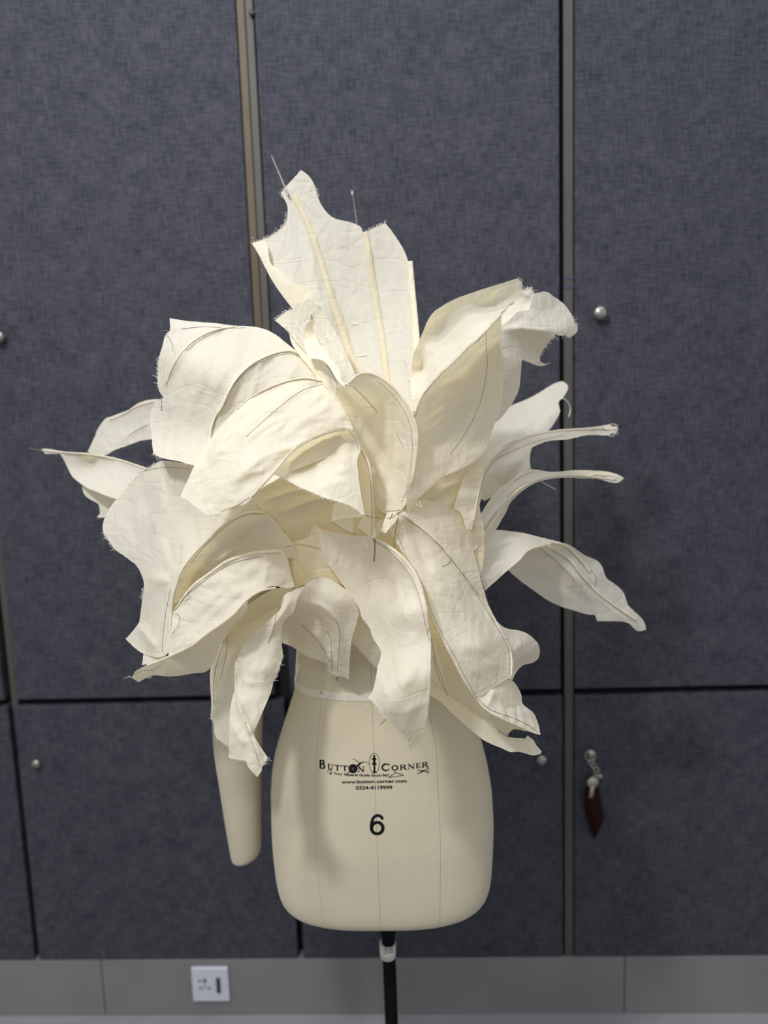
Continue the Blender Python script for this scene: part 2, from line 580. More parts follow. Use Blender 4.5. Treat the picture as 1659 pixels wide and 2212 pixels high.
# waist tape: a ring round the form
for kk in range(1):
    zt = hit(772, 1506, 0).z
    prof = [(zt + .006, .0002), (zt + .0058, .0010), (zt - .0058, .0010), (zt - .006, .0002)]
    zs = [at((a[0] + a[1]) / 2, y, 0).z for y, a in zip(ys, sm)]
    vv, ff = [], []
    for (z, off) in prof:
        i = max(k for k in range(len(ys)) if tv[k * K][2] > z)
        z0, z1 = tv[i * K][2], tv[(i + 1) * K][2]
        t = (z0 - z) / (z0 - z1)
        for j in range(K):
            P = Vector(tv[i * K + j]).lerp(Vector(tv[(i + 1) * K + j]), t)
            n_ = (P - Vector((0, YF, z)))
            n_.x = P.x - sum(tv[i * K + u][0] for u in range(K)) / K
            n_.z = 0
            vv.append(P + n_.normalized() * off)
    for i in range(3):
        for j in range(K):
            ff.append((i * K + j, i * K + (j + 1) % K, (i + 1) * K + (j + 1) % K, (i + 1) * K + j))
    tp = mesh('waist_tape', vv, ff, M['tape'], DF, smooth=False)
    tp['label'] = 'narrow cotton tape round the waist'
p = hit(695, 1496, 0.0015)
b = MB(); b.lathe(p, (-.3, -1, .2), [(-.003, .0004), (0, .0016), (.0012, .0014), (.0018, .0005)], 10)
b.build('pin_head', M['chrome'], DF)

# seams on the form
for line in ([(803, 1380), (803, 1500), (808, 1620), (813, 1780), (818, 1900), (822, 2006)], [(905, 1400), (915, 1480), (927, 1540), (941, 1615), (946, 1700), (951, 1819), (951, 1900), (950, 2002)],
             [(700, 1290), (696, 1400), (696, 1490), (686, 1600), (681, 1700), (684, 1850), (698, 1996)]):
    q_ = cr(line, 8)
    b = MB(); b.tube([hit(x, y, .00005) for x, y in q_], .00026 if line[0][0] != 700 else .00014, 5)
    b.build('seam_line', M['seamline'], DF)

# arm
armp = [(1040, 560, 640), (1090, 520, 626), (1140, 492, 610), (1200, 474, 598), (1280, 464, 585), (1400, 459, 573), (1500, 458, 568), (1592, 461, 566), (1628, 464, 565), (1687, 474, 564), (1777, 487, 564), (1807, 493, 565), (1835, 498, 565), (1846, 500, 563), (1852, 504, 560), (1856, 512, 552), (1857, 522, 542)]
vv, ff = [], []
ka = 32
for i, (y, l, r) in enumerate(armp):
    A, B = at(l, y, -1), at(r, y, -1)
    c, hw = (A + B) / 2, (B - A).length / 2
    tilt = .03 if y > 1700 else 0
    for j in range(ka):
        q = 2 * math.pi * j / ka
        vv.append((c.x + hw * math.cos(q), c.y + hw * 1.1 * math.sin(q), c.z + hw * math.cos(q) * 0.28 * (max(0, y - 1780) / 77)))
for i in range(len(armp) - 1):
    for j in range(ka):
        ff.append((i * ka + j, i * ka + (j + 1) % ka, (i + 1) * ka + (j + 1) % ka, (i + 1) * ka + j))
ff.append(tuple(range(ka))[::-1]); ff.append(tuple((len(armp) - 1) * ka + j for j in range(ka)))
o = mesh('arm', vv, ff, M['form'], DF)
s_ = o.modifiers.new('s', 'SUBSURF'); s_.levels = 1; s_.render_levels = 2
b = MB()
p = at(479, 1608, 4.5)
b.lathe(p, (-.2, -1, .2), [(-.003, .0003), (0, .0015), (.001, .001)], 8)
b.build('pin_head', M['chrome'], DF)

# pole, collar, sticker
pA = at(835, 1925, 0)
zb = bottomz()
pB = at(846, 2212, 0)
dirp = (pB - pA)
foot = pA + dirp * ((0.012 - pA.z) / dirp.z)
b = MB()
b.lathe(pA, (0, 0, -1), [(-.02, .0140), (.066, .0140), (.078, .0130), (.084, .0118)], 24)
b.build('pole_collar', M['black'], DF)
b = MB(); b.tube([pA, pA.lerp(foot, .5), foot], .0112, 24)
b.build('pole', M['black'], DF)
b = MB(); b.tube([Vector((foot.x, foot.y, .02)), Vector((foot.x, foot.y, .001))], .14, 40)
b.lathe((foot.x, foot.y, .02), (0, 0, 1), [(0, .14), (.008, .13), (.012, .03), (.03, .02)], 40)
b.build('base_plate', M['black'], DF)
s0, s1 = at(837, 2036, 0), at(838, 2066, 0)
b = MB(); b.lathe(s0, (s1 - s0), [(0, .0146), ((s1 - s0).length, .0134)], 30)
st = b.build('sticker', M['paper'], DF)
st['label'] = 'white paper sticker wrapped round the pole with green handwriting'
# green 8B, drawn as strokes on the front of the sticker
SB = BVHTree.FromPolygons([Vector(v) for v in st.data.vertices[:] and [v.co for v in st.data.vertices]], [tuple(p_.vertices) for p_ in st.data.polygons])


def shit(x, y):
    v = ray(x, y).normalized()
    loc, nrm, i, d = SB.ray_cast(CAM, v)
    if loc is None:
        return at(x, y, 1.4)
    return loc - v * .0003


b = MB()
g8 = [(837, 2047), (834, 2045), (831, 2047), (832, 2051), (836, 2053), (837, 2057), (834, 2060), (830, 2058), (831, 2054), (835, 2052), (837, 2047)]
gB = [(843, 2044), (842, 2051), (841, 2058)]
gB2 = [(842, 2045), (847, 2045), (848, 2048), (843, 2051), (848, 2053), (848, 2057), (841, 2058)]
for g in (g8, gB, gB2):
    b.tube([shit(x, y) for x, y in cr(g, 1.5, corner=80)], .0006, 5)
b.build('lettering', M['green'], DF)


# ---- print on the front
def printed(name, tris_v, tris_f, off=.0005, mat='ink'):
    vs = [hit(x, y, off) for x, y in tris_v]
    return mesh(name, vs, tris_f, M[mat], DF, smooth=False)


class G2:
    def __init__(s): s.v = []; s.f = []

    def stroke(s, pts, w):
        pts = [np.array(p, float) for p in pts]
        n0 = len(s.v)
        m = len(pts)
        for i, p in enumerate(pts):
            t = pts[min(i + 1, m - 1)] - pts[max(i - 1, 0)]
            t = t / (np.linalg.norm(t) + 1e-9)
            nn = np.array((-t[1], t[0]))
            ww = w[i] if isinstance(w, (list, tuple)) else w
            s.v += [tuple(p + nn * ww / 2), tuple(p - nn * ww / 2)]
        for i in range(m - 1):
            s.f.append((n0 + 2 * i, n0 + 2 * i + 1, n0 + 2 * i + 3, n0 + 2 * i + 2))

    def poly(s, pts):
        n0 = len(s.v)
        c = tuple(np.mean(pts, axis=0))
        s.v += [tuple(p) for p in pts] + [c]
        m = len(pts)
        for i in range(m):
            s.f.append((n0 + i, n0 + (i + 1) % m, n0 + m))


def arc(cx, cy_, rx, ry, a0, a1, n=18):
    return [(cx + rx * math.cos(math.radians(a0 + (a1 - a0) * i / n)), cy_ + ry * math.sin(math.radians(a0 + (a1 - a0) * i / n))) for i in range(n + 1)]


TK, TN, SR = .17, .075, .06


def glyph(ch):
    """strokes on a unit box, y up"""
    L = []
    def v(x, w=TK): L.append(([(x, 0), (x, 1)], w)); L.append(([(x - .15, .03), (x + .15, .03)], SR)); L.append(([(x - .15, .97), (x + .15, .97)], SR))
    if ch == 'B':
        v(.18)
        L.append(([(.18, .96), (.45, .97), (.64, .9), (.69, .76), (.62, .6), (.45, .53), (.18, .52)], [.06, .08, .14, .17, .14, .08, .06]))
        L.append(([(.18, .52), (.5, .52), (.72, .44), (.79, .27), (.71, .1), (.5, .03), (.18, .03)], [.06, .08, .14, .18, .14, .08, .06]))
    if ch == 'U':
        L.append(([(.2, 1), (.2, .4), (.26, .15), (.48, .03), (.7, .13), (.8, .4), (.8, 1)], [.17, .17, .15, .1, .08, .08, .08]))
        L.append(([(.03, .97), (.37, .97)], SR)); L.append(([(.65, .97), (.95, .97)], SR))
    if ch == 'T':
        v(.5); L.append(([(.04, .95), (.96, .95)], .09)); L.append(([(.07, .98), (.04, .72)], SR)); L.append(([(.93, .98), (.96, .72)], SR))
    if ch == 'N':
        L.append(([(.18, 0), (.18, 1)], TN)); L.append(([(.14, .97), (.84, .03)], TK)); L.append(([(.84, 0), (.84, 1)], TN))
        for x, y in ((.16, .03), (.1, .97), (.84, .97)): L.append(([(x - .14, y), (x + .14, y)], SR))
    if ch == 'C':
        a = arc(.52, .5, .42, .45, 45, 318, 20)
        L.append((a, [.06 + .13 * max(0, math.sin(math.pi * i / 20)) for i in range(21)]))
        L.append(([(.86, .98), (.86, .68)], .07)); L.append(([(.88, .3), (.84, .12)], .06))
    if ch == 'O':
        a = arc(.5, .5, .42, .43, 0, 360, 28)
        L.append((a, [.1 + .09 * abs(math.cos(2 * math.pi * i / 28)) for i in range(29)]))
    if ch == 'R':
        v(.18)
        L.append(([(.18, .96), (.5, .97), (.7, .88), (.74, .73), (.66, .56), (.45, .49), (.18, .49)], [.06, .08, .14, .17, .14, .08, .06]))
        L.append(([(.42, .5), (.62, .3), (.82, .05), (.98, .03)], [.1, .16, .16, .06]))
    if ch == 'E':
        v(.2)
        L.append(([(.1, .96), (.86, .96)], .07)); L.append(([(.84, .98), (.86, .74)], SR)); L.append(([(.2, .52), (.62, .52)], .07))
        L.append(([(.62, .64), (.62, .4)], SR)); L.append(([(.1, .04), (.88, .04)], .08)); L.append(([(.88, .28), (.86, .02)], SR))
    return L


g = G2()
# char, x0, x1, ytop, ybottom, slope
for ch, x0, x1, yt, yb, sl in (('B', 165, 245, 286, 388, .10), ('U', 264, 332, 332, 400, .10), ('T', 338, 424, 344, 410, .08), ('T', 426, 514, 352, 416, .05),
                               ('N', 622, 706, 362, 426, 0), ('C', 905, 1012, 328, 414, -.02), ('O', 1028, 1106, 347, 408, -.05), ('R', 1124, 1214, 340, 402, -.07),
                               ('N', 1220, 1304, 330, 392, -.10), ('E', 1316, 1384, 320, 380, -.12), ('R', 1388, 1470, 310, 372, -.14)):
    w_, h_ = x1 - x0, yb - yt
    for pts, w in glyph(ch):
        q_ = [(x0 + a * w_, yb - c_ * h_ + sl * (a - .5) * w_) for a, c_ in pts]
        if len(q_) > 2 and ch not in 'TE':
            pass
        g.stroke(q_, [min(k_ * h_ * 1.45, 19) for k_ in w] if isinstance(w, list) else min(w * h_ * 1.45, 20))
g.poly(arc(568, 388, 54, 55, 0, 360, 30)[:-1])
g.stroke([(620, 360), (650, 335), (672, 318)], [16, 10, 5]); g.stroke([(530, 420), (500, 445), (484, 470)], [10, 8, 5])
g.stroke([(565, 268), (600, 286), (625, 305), (650, 330)], [5, 6, 6, 8]); g.stroke([(600, 365), (650, 325), (680, 312), (712, 306), (738, 316), (758, 330)], [8, 20, 8, 5, 5, 5])
g.stroke(arc(822, 322, 61, 118, 0, 360, 48), 5)
# little figure in the oval
g.poly([(808, 262), (812, 240), (806, 226), (822, 222), (832, 232), (830, 262)])
g.poly([(800, 262), (788, 268), (806, 290), (806, 312), (790, 338), (822, 344), (852, 336), (834, 310), (834, 290), (850, 266), (836, 260)])
g.poly([(812, 340), (834, 340), (834, 424), (812, 424)]); g.poly([(800, 424), (846, 424), (852, 436), (796, 436)])
g.stroke([(282, 392), (272, 412), (262, 430)], 6); g.stroke([(300, 400), (306, 425), (308, 445), (298, 458), (288, 448), (292, 432)], [6, 9, 12, 12, 8, 5]); g.stroke([(284, 392), (306, 398), (318, 386)], 12)
g.stroke([(1066, 404), (1070, 425), (1074, 436)], 8); g.stroke([(1074, 436), (1166, 460), (1172, 466), (1000, 493), (994, 490), (1074, 436)], 6)
g.stroke([(1328, 410), (1400, 410), (1440, 425)], [4, 12, 6]); g.stroke([(1330, 452), (1400, 420), (1440, 400)], [4, 12, 6])
g.stroke(arc(1459, 388, 13, 11, 0, 360, 16), 5); g.stroke(arc(1458, 428, 15, 13, 0, 360, 16), 6)
lp = fr('L', g.v)
lo = printed('logo', lp, g.f, .0006)
# the button's four holes
g = G2()
for dx, dy in ((-8, -8), (8, -8), (-8, 8), (8, 8)):
    g.poly(arc(568 + dx, 388 + dy, 4, 4, 0, 360, 8)[:-1])
printed('button_hole', fr('L', g.v), g.f, .0010, 'seamline')


def text2d(body, x0, x1, ybase, hgt, f, bold=0.0, curve=None):
    """built-in sans lettering fitted between x0 and x1"""
    c = bpy.data.curves.new('t', 'FONT')
    c.body = body
    c.size = 1
    c.offset = bold
    c.resolution_u = 4
    o = bpy.data.objects.new('t', c)
    C.objects.link(o)
    bpy.context.view_layer.update()
    me = bpy.data.meshes.new_from_object(o)
    bm = bmesh.new(); bm.from_mesh(me)
    bmesh.ops.triangulate(bm, faces=bm.faces[:])
    xs = [v.co.x for v in bm.verts]
    s = (x1 - x0) / (max(xs) - min(xs))
    bmesh.ops.subdivide_edges(bm, edges=[e for e in bm.edges if e.calc_length() > .25], cuts=3)
    bmesh.ops.triangulate(bm, faces=bm.faces[:])
    bm.verts.index_update()
    mn = min(xs)
    vs = []
    for v in bm.verts:
        X = x0 + (v.co.x - mn) * s
        vs.append((X, (ybase + (curve((X - x0) / (x1 - x0)) if curve else 0)) - v.co.y * hgt / .7))
    fs = [tuple(v.index for v in f_.verts) for f_ in bm.faces]
    bm.free()
    bpy.data.objects.remove(o); bpy.data.meshes.remove(me); bpy.data.curves.remove(c)
    return fr(f, vs), fs


for nm, args in (('tagline', ('Your Apparel Guide Since1967', 332, 1000, 458, 30, 'L', .018, lambda t: 24 * (1 - (1.25 * t - 1) ** 2))),
                 ('web_address', ('www.button-corner.com', 430, 1208, 560, 37, 'L', .022, lambda t: 5 - 14 * t)),
                 ('phone_number', ('0324-4119999', 600, 1036, 637, 41, 'L', .022, lambda t: -6 * t))):
    vs, fs = text2d(*args)
    printed(nm, vs, fs, .0006)
g = G2()
g.stroke([(p_[0], p_[1]) for p_ in arc(856, 1097, 68, 68, 0, 360, 40)], [35 + 4 * abs(math.cos(2 * math.pi * i / 40)) for i in range(41)])
g.stroke([(p_[0], p_[1]) for p_ in cr([(921, 993), (908, 966), (884, 951), (856, 948), (828, 958), (806, 985), (792, 1025), (786, 1065), (788, 1105), (796, 1130)], 8)], 33)
printed('size_number', fr('L', g.v), g.f, .0006)
settle(DF)

# ------------------------------------------------------------------ the flower garment
GM = empty('flower_garment', (at(830, 1250, 0).x, YF, at(830, 1250, 0).z), 'large cream muslin flower-petal top with wired petals draped on the dress form', 'garment')


def rbf(ctrl):
    P = np.array([c[:2] for c in ctrl], float) / 100
    D = np.array([c[2] for c in ctrl], float)
    n = len(P)
    r = np.linalg.norm(P[:, None] - P[None], axis=2)
    Kk = np.where(r > 0, r * r * np.log(np.maximum(r, 1e-9)), 0) + np.eye(n) * 0.02
    Q = np.hstack([np.ones((n, 1)), P])
    A = np.block([[Kk, Q], [Q.T, np.zeros((3, 3))]])
    w = np.linalg.lstsq(A, np.concatenate([D, np.zeros(3)]), rcond=None)[0]
    lo_, hi_ = D.min() - 2.5, D.max() + 2.5

    def f(X):
        X = np.atleast_2d(np.asarray(X, float)) / 100
        r = np.linalg.norm(X[:, None] - P[None], axis=2)
        k = np.where(r > 0, r * r * np.log(np.maximum(r, 1e-9)), 0)
        return np.clip(k @ w[:n] + w[n] + X @ w[n + 1:], lo_, hi_)
    return f


def segdist(X, poly):
    """distance to a polyline and signed side"""
    best = np.full(len(X), 1e9); side = np.zeros(len(X)); par = np.zeros(len(X))
    for i in range(len(poly) - 1):
        a = np.array(poly[i][:2], float); b_ = np.array(poly[i + 1][:2], float)
        ab = b_ - a
        t = np.clip(((X - a) @ ab) / (ab @ ab + 1e-9), 0, 1)
        d = np.linalg.norm(X - (a + t[:, None] * ab), axis=1)
        s = np.sign(ab[0] * (X[:, 1] - a[1]) - ab[1] * (X[:, 0] - a[0]))
        m = d < best
        best[m] = d[m]; side[m] = s[m]; par[m] = ((i + t) / (len(poly) - 1))[m]
    return best, side, par


def inside(P, poly):
    x, y = P[:, 0], P[:, 1]
    c = np.zeros(len(P), bool)
    n = len(poly)
    for i in range(n):
        x1, y1 = poly[i]; x2, y2 = poly[(i + 1) % n]
        m = ((y1 > y) != (y2 > y))
        if y1 != y2:
            c ^= m & (x < (x2 - x1) * (y - y1) / (y2 - y1) + x1)
    return c


PC = [0]


def petal(f, out, ctrl, folds=(), seams=(), stitches=(), fray=(), wr=(0.30, 0.0), name='petal', mat='cloth', axis=None, label=None, rough=0.7, step=4.6, hem=None, parent=None, corner=55):
    """one cloth petal: outline, depth points, soft folds (polyline, height cm, half width px),
    seams (raised piping), stitches (dark thread lines), fray (edges that shed threads)"""
    PC[0] += 1
    sd = PC[0] * 13.7
    O = fr(f, out)
    ctrl = fr(f, ctrl)
    bd = cr(O, step, True, corner)
    bd = [p + np.array((noise.noise((p[0] * .3, p[1] * .3, sd)), noise.noise((p[0] * .3, p[1] * .3, sd + 9)))) * rough for p in bd]
    BP = np.array(bd)
    x0, y0 = BP.min(0); x1, y1 = BP.max(0)
    gx, gy = [], []
    row = 0
    y = y0
    while y < y1:
        x = x0 + (step / 2 if row % 2 else 0)
        while x < x1:
            gx.append(x); gy.append(y); x += step
        y += step * .866; row += 1
    Gp = np.stack([gx, gy], 1)
    Gp = Gp[inside(Gp, bd)]
    if len(Gp):
        dd, _, _ = segdist(Gp, bd + [bd[0]])
        Gp = Gp[dd > step * .45]
    P = np.vstack([BP, Gp])
    nb = len(BP)
    res = geometry.delaunay_2d_cdt([Vector(p) for p in P], [(i, (i + 1) % nb) for i in range(nb)], [], 1, 1e-4)
    V = np.array([tuple(v) for v in res[0]])
    fs = [tuple(q_) for q_ in res[2]]
    base = rbf(ctrl)
    Fo = [(cr(fr(f, l), 12), h, w) for (l, h, w) in folds]
    S1 = [cr(fr(f, l), 6) for l in seams]
    S2 = [cr(fr(f, l), 6) for l in stitches]
    # main direction for the wrinkles
    if axis is None:
        c = BP - BP.mean(0)
        ev, evec = np.linalg.eigh(c.T @ c)
        ax = evec[:, 1]
    else:
        ax = np.array((math.cos(math.radians(axis)), math.sin(math.radians(axis))))
    nx = np.array((-ax[1], ax[0]))

    def depth(X):
        X = np.atleast_2d(np.asarray(X, float))
        d = base(X)
        for (l, h, w) in Fo:
            ds, side, par = segdist(X, l)
            env = np.sin(np.clip(np.minimum(par, 1 - par) * 3.2, 0, 1) * math.pi / 2) ** 1.3
            h = h * (1 if w < 13 else .55)
            d = d + h * np.exp(-(ds / w) ** (1.35 if w < 11 else 1.8)) * env
        for l in S1:
            ds, side, par = segdist(X, l)
            d = d + .22 * np.exp(-(ds / 7) ** 2)
        if wr[0]:
            u = X @ ax; v = X @ nx
            a = np.array([noise.noise((p / 190, q / 42, sd)) + .5 * noise.noise((p / 90, q / 22, sd + 4)) for p, q in zip(u, v)])
            c = np.array([abs(noise.noise((p / 95 + 3, q / 26, sd + 11))) + .6 * abs(noise.noise(((p + .6 * q) / 70, (q - .6 * p) / 20, sd + 21))) + .35 * abs(noise.noise(((p - .9 * q) / 45, (q + .9 * p) / 13, sd + 31))) for p, q in zip(u, v)])
            d = d + wr[0] * .95 * a + wr[0] * .6 * c
        return d
    D = depth(V)
    vs = [at(p[0], p[1], q_) for p, q_ in zip(V, D)]
    ob = mesh(name, vs, fs, M[mat], parent or GM)
    if label:
        ob['label'] = label

    def line3(l, off):
        D_ = depth(np.array(l))
        return [at(p[0], p[1], q_ + off) for p, q_ in zip(l, D_)]
    own = ob if parent is None else parent
    for l in S1:
        b = MB(); b.tube(line3(l, .06), .0013, 6)
        b.build('seam', M['cloth2'], own)
    if hem:
        for l in hem:
            l = cr(fr(f, l), 6)
            b = MB(); b.tube(line3(l, .03), .0016, 6)
            b.build('rolled_hem', M['cloth'], own)
    for l in S2:
        b = MB()
        q_ = line3(l, .06)
        if len(q_) % 2:
            for i_ in range(0, len(q_) - 1):     # running stitches
                b.tube([q_[i_], q_[i_].lerp(q_[i_ + 1], .72)], .00034, 4)
        else:
            b.tube(q_, .00032, 4)
        b.build('stitching', M['thread'], own)
    if fray:
        b = MB()
        rn = random.Random(int(sd))
        for l in fray:
            l = cr(fr(f, l), 3)
            D_ = depth(np.array(l))
            cen = BP.mean(0)
            for i in range(1, len(l)):
                for _ in range(2):
                    if rn.random() < .75:
                        t = l[i] - l[i - 1]; t = t / (np.linalg.norm(t) + 1e-9)
                        nn = np.array((-t[1], t[0]))
                        test = inside(np.array([l[i] + nn * 5]), bd)[0]
                        if test: nn = -nn
                        L = rn.uniform(2, 6) * (2.2 if rn.random() < .08 else 1)
                        p0 = l[i] + t * rn.uniform(-2, 2) - nn
                        p1 = p0 + nn * L * .6 + t * rn.uniform(-2, 2)
                        p2 = p0 + nn * L + t * rn.uniform(-4, 4)
                        b.tube([at(*p0, D_[i] + .03), at(*p1, D_[i] + rn.uniform(-.1, .2)), at(*p2, D_[i] + rn.uniform(-.3, .3))], .00022, 3)
        o = b.build('frayed_edge', M['paleth'], own)
        o['kind'] = 'stuff'
    ob_depth[id(ob)] = depth
    return ob, depth


ob_depth = {}


def thread(parent, pts, f, mat='thread', r=.0004, name='loose_thread'):
    """a thread, wire or pin given by (x, y, depth) points"""
    if mat == 'pin':
        r *= .62
    P = fr(f, pts)
    xy = cr(P, 5)
    # depth interpolated along the control points
    cum = np.concatenate([[0], np.cumsum([math.dist(P[i][:2], P[i + 1][:2]) for i in range(len(P) - 1)])])
    c2 = np.concatenate([[0], np.cumsum([np.linalg.norm(xy[i + 1] - xy[i]) for i in range(len(xy) - 1)])])
    dz = np.interp(c2 / max(c2[-1], 1e-9) * cum[-1], cum, [p[2] for p in P])
    b = MB(); b.tube([at(p[0], p[1], z) for p, z in zip(xy, dz)], r, 6)
    return b.build(name, M[mat], parent)


# --- petals, back to front -------------------------------------------------
# upper left, far back
petal('D', [(830, 60), (740, 68), (680, 90), (630, 125), (540, 160), (490, 180), (440, 250), (430, 280), (385, 375), (430, 400), (490, 395), (560, 360), (620, 340), (700, 310), (790, 290), (830, 200)],
      [(830, 60, -6), (490, 180, -13), (385, 375, -13), (490, 395, -11), (790, 290, -6), (650, 220, -10.5)],
      folds=[([(790, 190), (650, 260), (560, 340)], .5, 8)], seams=[[(780, 75), (680, 105), (600, 150), (520, 185)]], stitches=[[(740, 215), (690, 240), (620, 285)]], label='thin drooping petal at the far left, upper one')
petal('D', [(350, 575), (440, 605), (600, 640), (580, 665), (515, 745), (480, 768), (440, 765), (460, 745), (450, 690), (400, 660), (365, 630)],
      [(350, 580, -6), (560, 655, -4), (480, 768, -3), (450, 690, -4)], fray=[[(440, 765), (480, 768)]])
petal('D', [(110, 358), (150, 358), (250, 375), (380, 382), (450, 392), (550, 412), (640, 438), (760, 480), (760, 560), (660, 640), (570, 658), (500, 640), (440, 615), (380, 590), (300, 530), (270, 480), (240, 420), (220, 388), (130, 388)],
      [(110, 370, -11), (220, 380, -8), (380, 385, -5), (400, 425, -7), (400, 505, -6), (740, 475, -1), (640, 500, -3), (440, 610, 0), (560, 655, 1), (270, 470, -7)],
      seams=[[(125, 368), (250, 380), (380, 388), (450, 398), (550, 418), (640, 444), (735, 478)]], stitches=[[(250, 392), (380, 400), (450, 410), (550, 432)]], label='pointed wired petal at the far left, lower one', wr=(.2, 0))
thread(GM, [(110, 368, -11), (60, 360, -13), (35, 350, -14)], 'D', 'wire', .0009, 'wire_end')

# tall back petal
P1, dP1 = petal('A', [(470, 170), (530, 215), (575, 290), (600, 380), (640, 460), (690, 520), (740, 550), (845, 575), (930, 610), (955, 660), (1040, 620), (1125, 583), (1180, 650), (1270, 790), (1300, 870), (1308, 990), (1320, 1200), (1340, 1500), (1345, 1800), (1350, 2100), (1300, 2400),
      (1000, 2500), (800, 2200), (700, 1850), (600, 1600), (450, 1350), (400, 1250), (250, 1040), (140, 830), (85, 740), (160, 715), (240, 680), (345, 590), (365, 500), (360, 440), (330, 380), (310, 350), (370, 280)],
      [(470, 170, -3), (330, 380, -3), (85, 740, -1), (600, 600, -3), (930, 640, -2.5), (1125, 583, -2), (1300, 870, -1), (1340, 1500, 4), (1345, 2050, 11), (850, 2200, 9), (600, 1400, 1), (400, 1250, 1), (900, 1000, -2.5), (850, 1500, 0), (1200, 1300, 0)],
      folds=[([(430, 450), (540, 800), (600, 1100), (700, 1500), (800, 1800)], .5, 10), ([(960, 700), (1000, 1000), (1045, 1300), (1090, 1700)], .6, 7), ([(1290, 900), (1240, 1200), (1230, 1600), (1300, 1950)], -.7, 14), ([(750, 700), (800, 1100), (900, 1600)], -.4, 25)],
      fray=[[(370, 280), (310, 350), (330, 380)], [(365, 500), (345, 590), (240, 680), (160, 715), (85, 740)], [(955, 660), (1040, 620), (1125, 583)], [(575, 290), (600, 380)], [(1270, 1650), (1300, 1750), (1320, 1950)]],
      wr=(.28, 0), axis=78, label='tall upright petal at the top of the flower, ragged edge and two wire channels')


def strip(f, line, w0, w1, dfun, off, parent, name='wire_channel', side=-1, mat='cloth2'):
    """a folded cloth channel lying on a petal, one side on the line"""
    l = cr(fr(f, line), 6)
    s = FR[f][2]
    vs, fs = [], []
    n = len(l)
    for i, p in enumerate(l):
        t = l[min(i + 1, n - 1)] - l[max(i - 1, 0)]; t = t / np.linalg.norm(t)
        nn = np.array((t[1], -t[0])) * side
        w = (w0 + (w1 - w0) * i / (n - 1)) / s
        for k, (a, h) in enumerate(((0, 0.02), (.04, off), (.5, off * 1.25), (.96, off), (1, .02))):
            q = p + nn * w * a
            vs.append(at(q[0], q[1], float(dfun([q])[0]) + h))
    for i in range(n - 1):
        for k in range(4):
            fs.append((i * 5 + k, i * 5 + k + 1, i * 5 + 6 + k, i * 5 + 5 + k))
    return mesh(name, vs, fs, M[mat], parent)


strip('A', [(395, 375), (440, 470), (510, 620), (580, 820), (640, 1020), (700, 1230), (760, 1400), (830, 1640), (900, 1790), (960, 1950)], 42, 75, dP1, .2, P1, side=1, mat='channel')
strip('A', [(945, 655), (970, 780), (1000, 1000), (1040, 1250), (1070, 1450), (1105, 1790), (1125, 1990)], 45, 60, dP1, .2, P1, side=1, mat='channel')
strip('A', [(1300, 880), (1312, 1100), (1325, 1300), (1340, 1600), (1345, 2050)], 40, 80, dP1, .3, P1, name='side_fold', side=1)
petal('A', [(85, 740), (185, 722), (205, 760), (235, 900), (300, 940), (400, 1040), (540, 1095), (560, 1180), (470, 1210), (400, 1250), (250, 1040), (140, 830)],
      [(85, 740, -.7), (185, 722, -.2), (235, 900, .8), (400, 1040, 2.2), (540, 1100, 2.8), (400, 1250, 2.1), (250, 1040, .9), (140, 830, -.1)], name='turned_edge', parent=P1, wr=(.1, 0), mat='cloth')
thread(P1, [(372, 372, -2.4), (350, 320, -3.2), (300, 200, -5.5), (240, 60, -9)], 'A', 'wire', .0016, 'wire_end')
thread(P1, [(905, 600, -2.5), (890, 480, -4.5), (868, 335, -8)], 'A', 'wire', .0007, 'wire_end')
thread(P1, [(868, 335, -8), (872, 370, -7.6)], 'A', 'wire', .0028, 'wire_end')
thread(P1, [(1300, 880, -.5), (1320, 950, -.4), (1308, 1050, 0), (1312, 1150, .3)], 'A', 'paleth', .0004)
for q in ([(870, 1372, -1.2), (895, 1366, -1.2), (918, 1376, -1.2)], [(885, 1625, .4), (930, 1618, .4), (985, 1612, .4)]):
    thread(P1, [(a, b_, float(dP1(fr('A', [(a, b_)])[0:1])[0]) + .1) for a, b_, c_ in q], 'A', 'paleth', .0008, 'basting_stitch')

# right, behind
petal('B', [(980, 212), (1060, 200), (1110, 230), (1190, 290), (1240, 360), (1270, 430), (1287, 437), (1280, 490), (1230, 532), (1205, 510), (1170, 515), (1130, 503), (1080, 560), (1035, 625), (1015, 670), (1020, 700), (1060, 717), (1095, 700), (1060, 727), (1010, 732), (960, 715), (888, 688), (880, 780), (870, 880), (840, 960), (790, 1040), (720, 1120),
            (640, 1180), (450, 1420), (260, 1480), (330, 1150), (560, 760), (740, 420), (850, 300), (940, 240)],
      [(980, 215, -1), (1285, 437, -6), (1230, 532, -4), (1130, 500, -1), (1060, 725, -4), (888, 690, 1), (720, 1110, 4), (870, 880, 1), (640, 950, 6), (420, 1250, 9.5), (260, 1480, 12), (760, 430, 3), (1100, 350, -3), (950, 470, 1.5), (950, 600, -1)],
      folds=[([(730, 470), (900, 465), (1130, 492)], .9, 9), ([(850, 480), (920, 600), (1010, 700)], -.7, 12), ([(930, 360), (1050, 430), (1180, 500)], .5, 10)],
      fray=[[(1230, 532), (1205, 510), (1130, 503)], [(1130, 503), (1080, 560), (1035, 625), (1015, 670)], [(1240, 360), (1270, 430), (1287, 437)]], label='petal at upper right bent over to a ragged drooping tip')
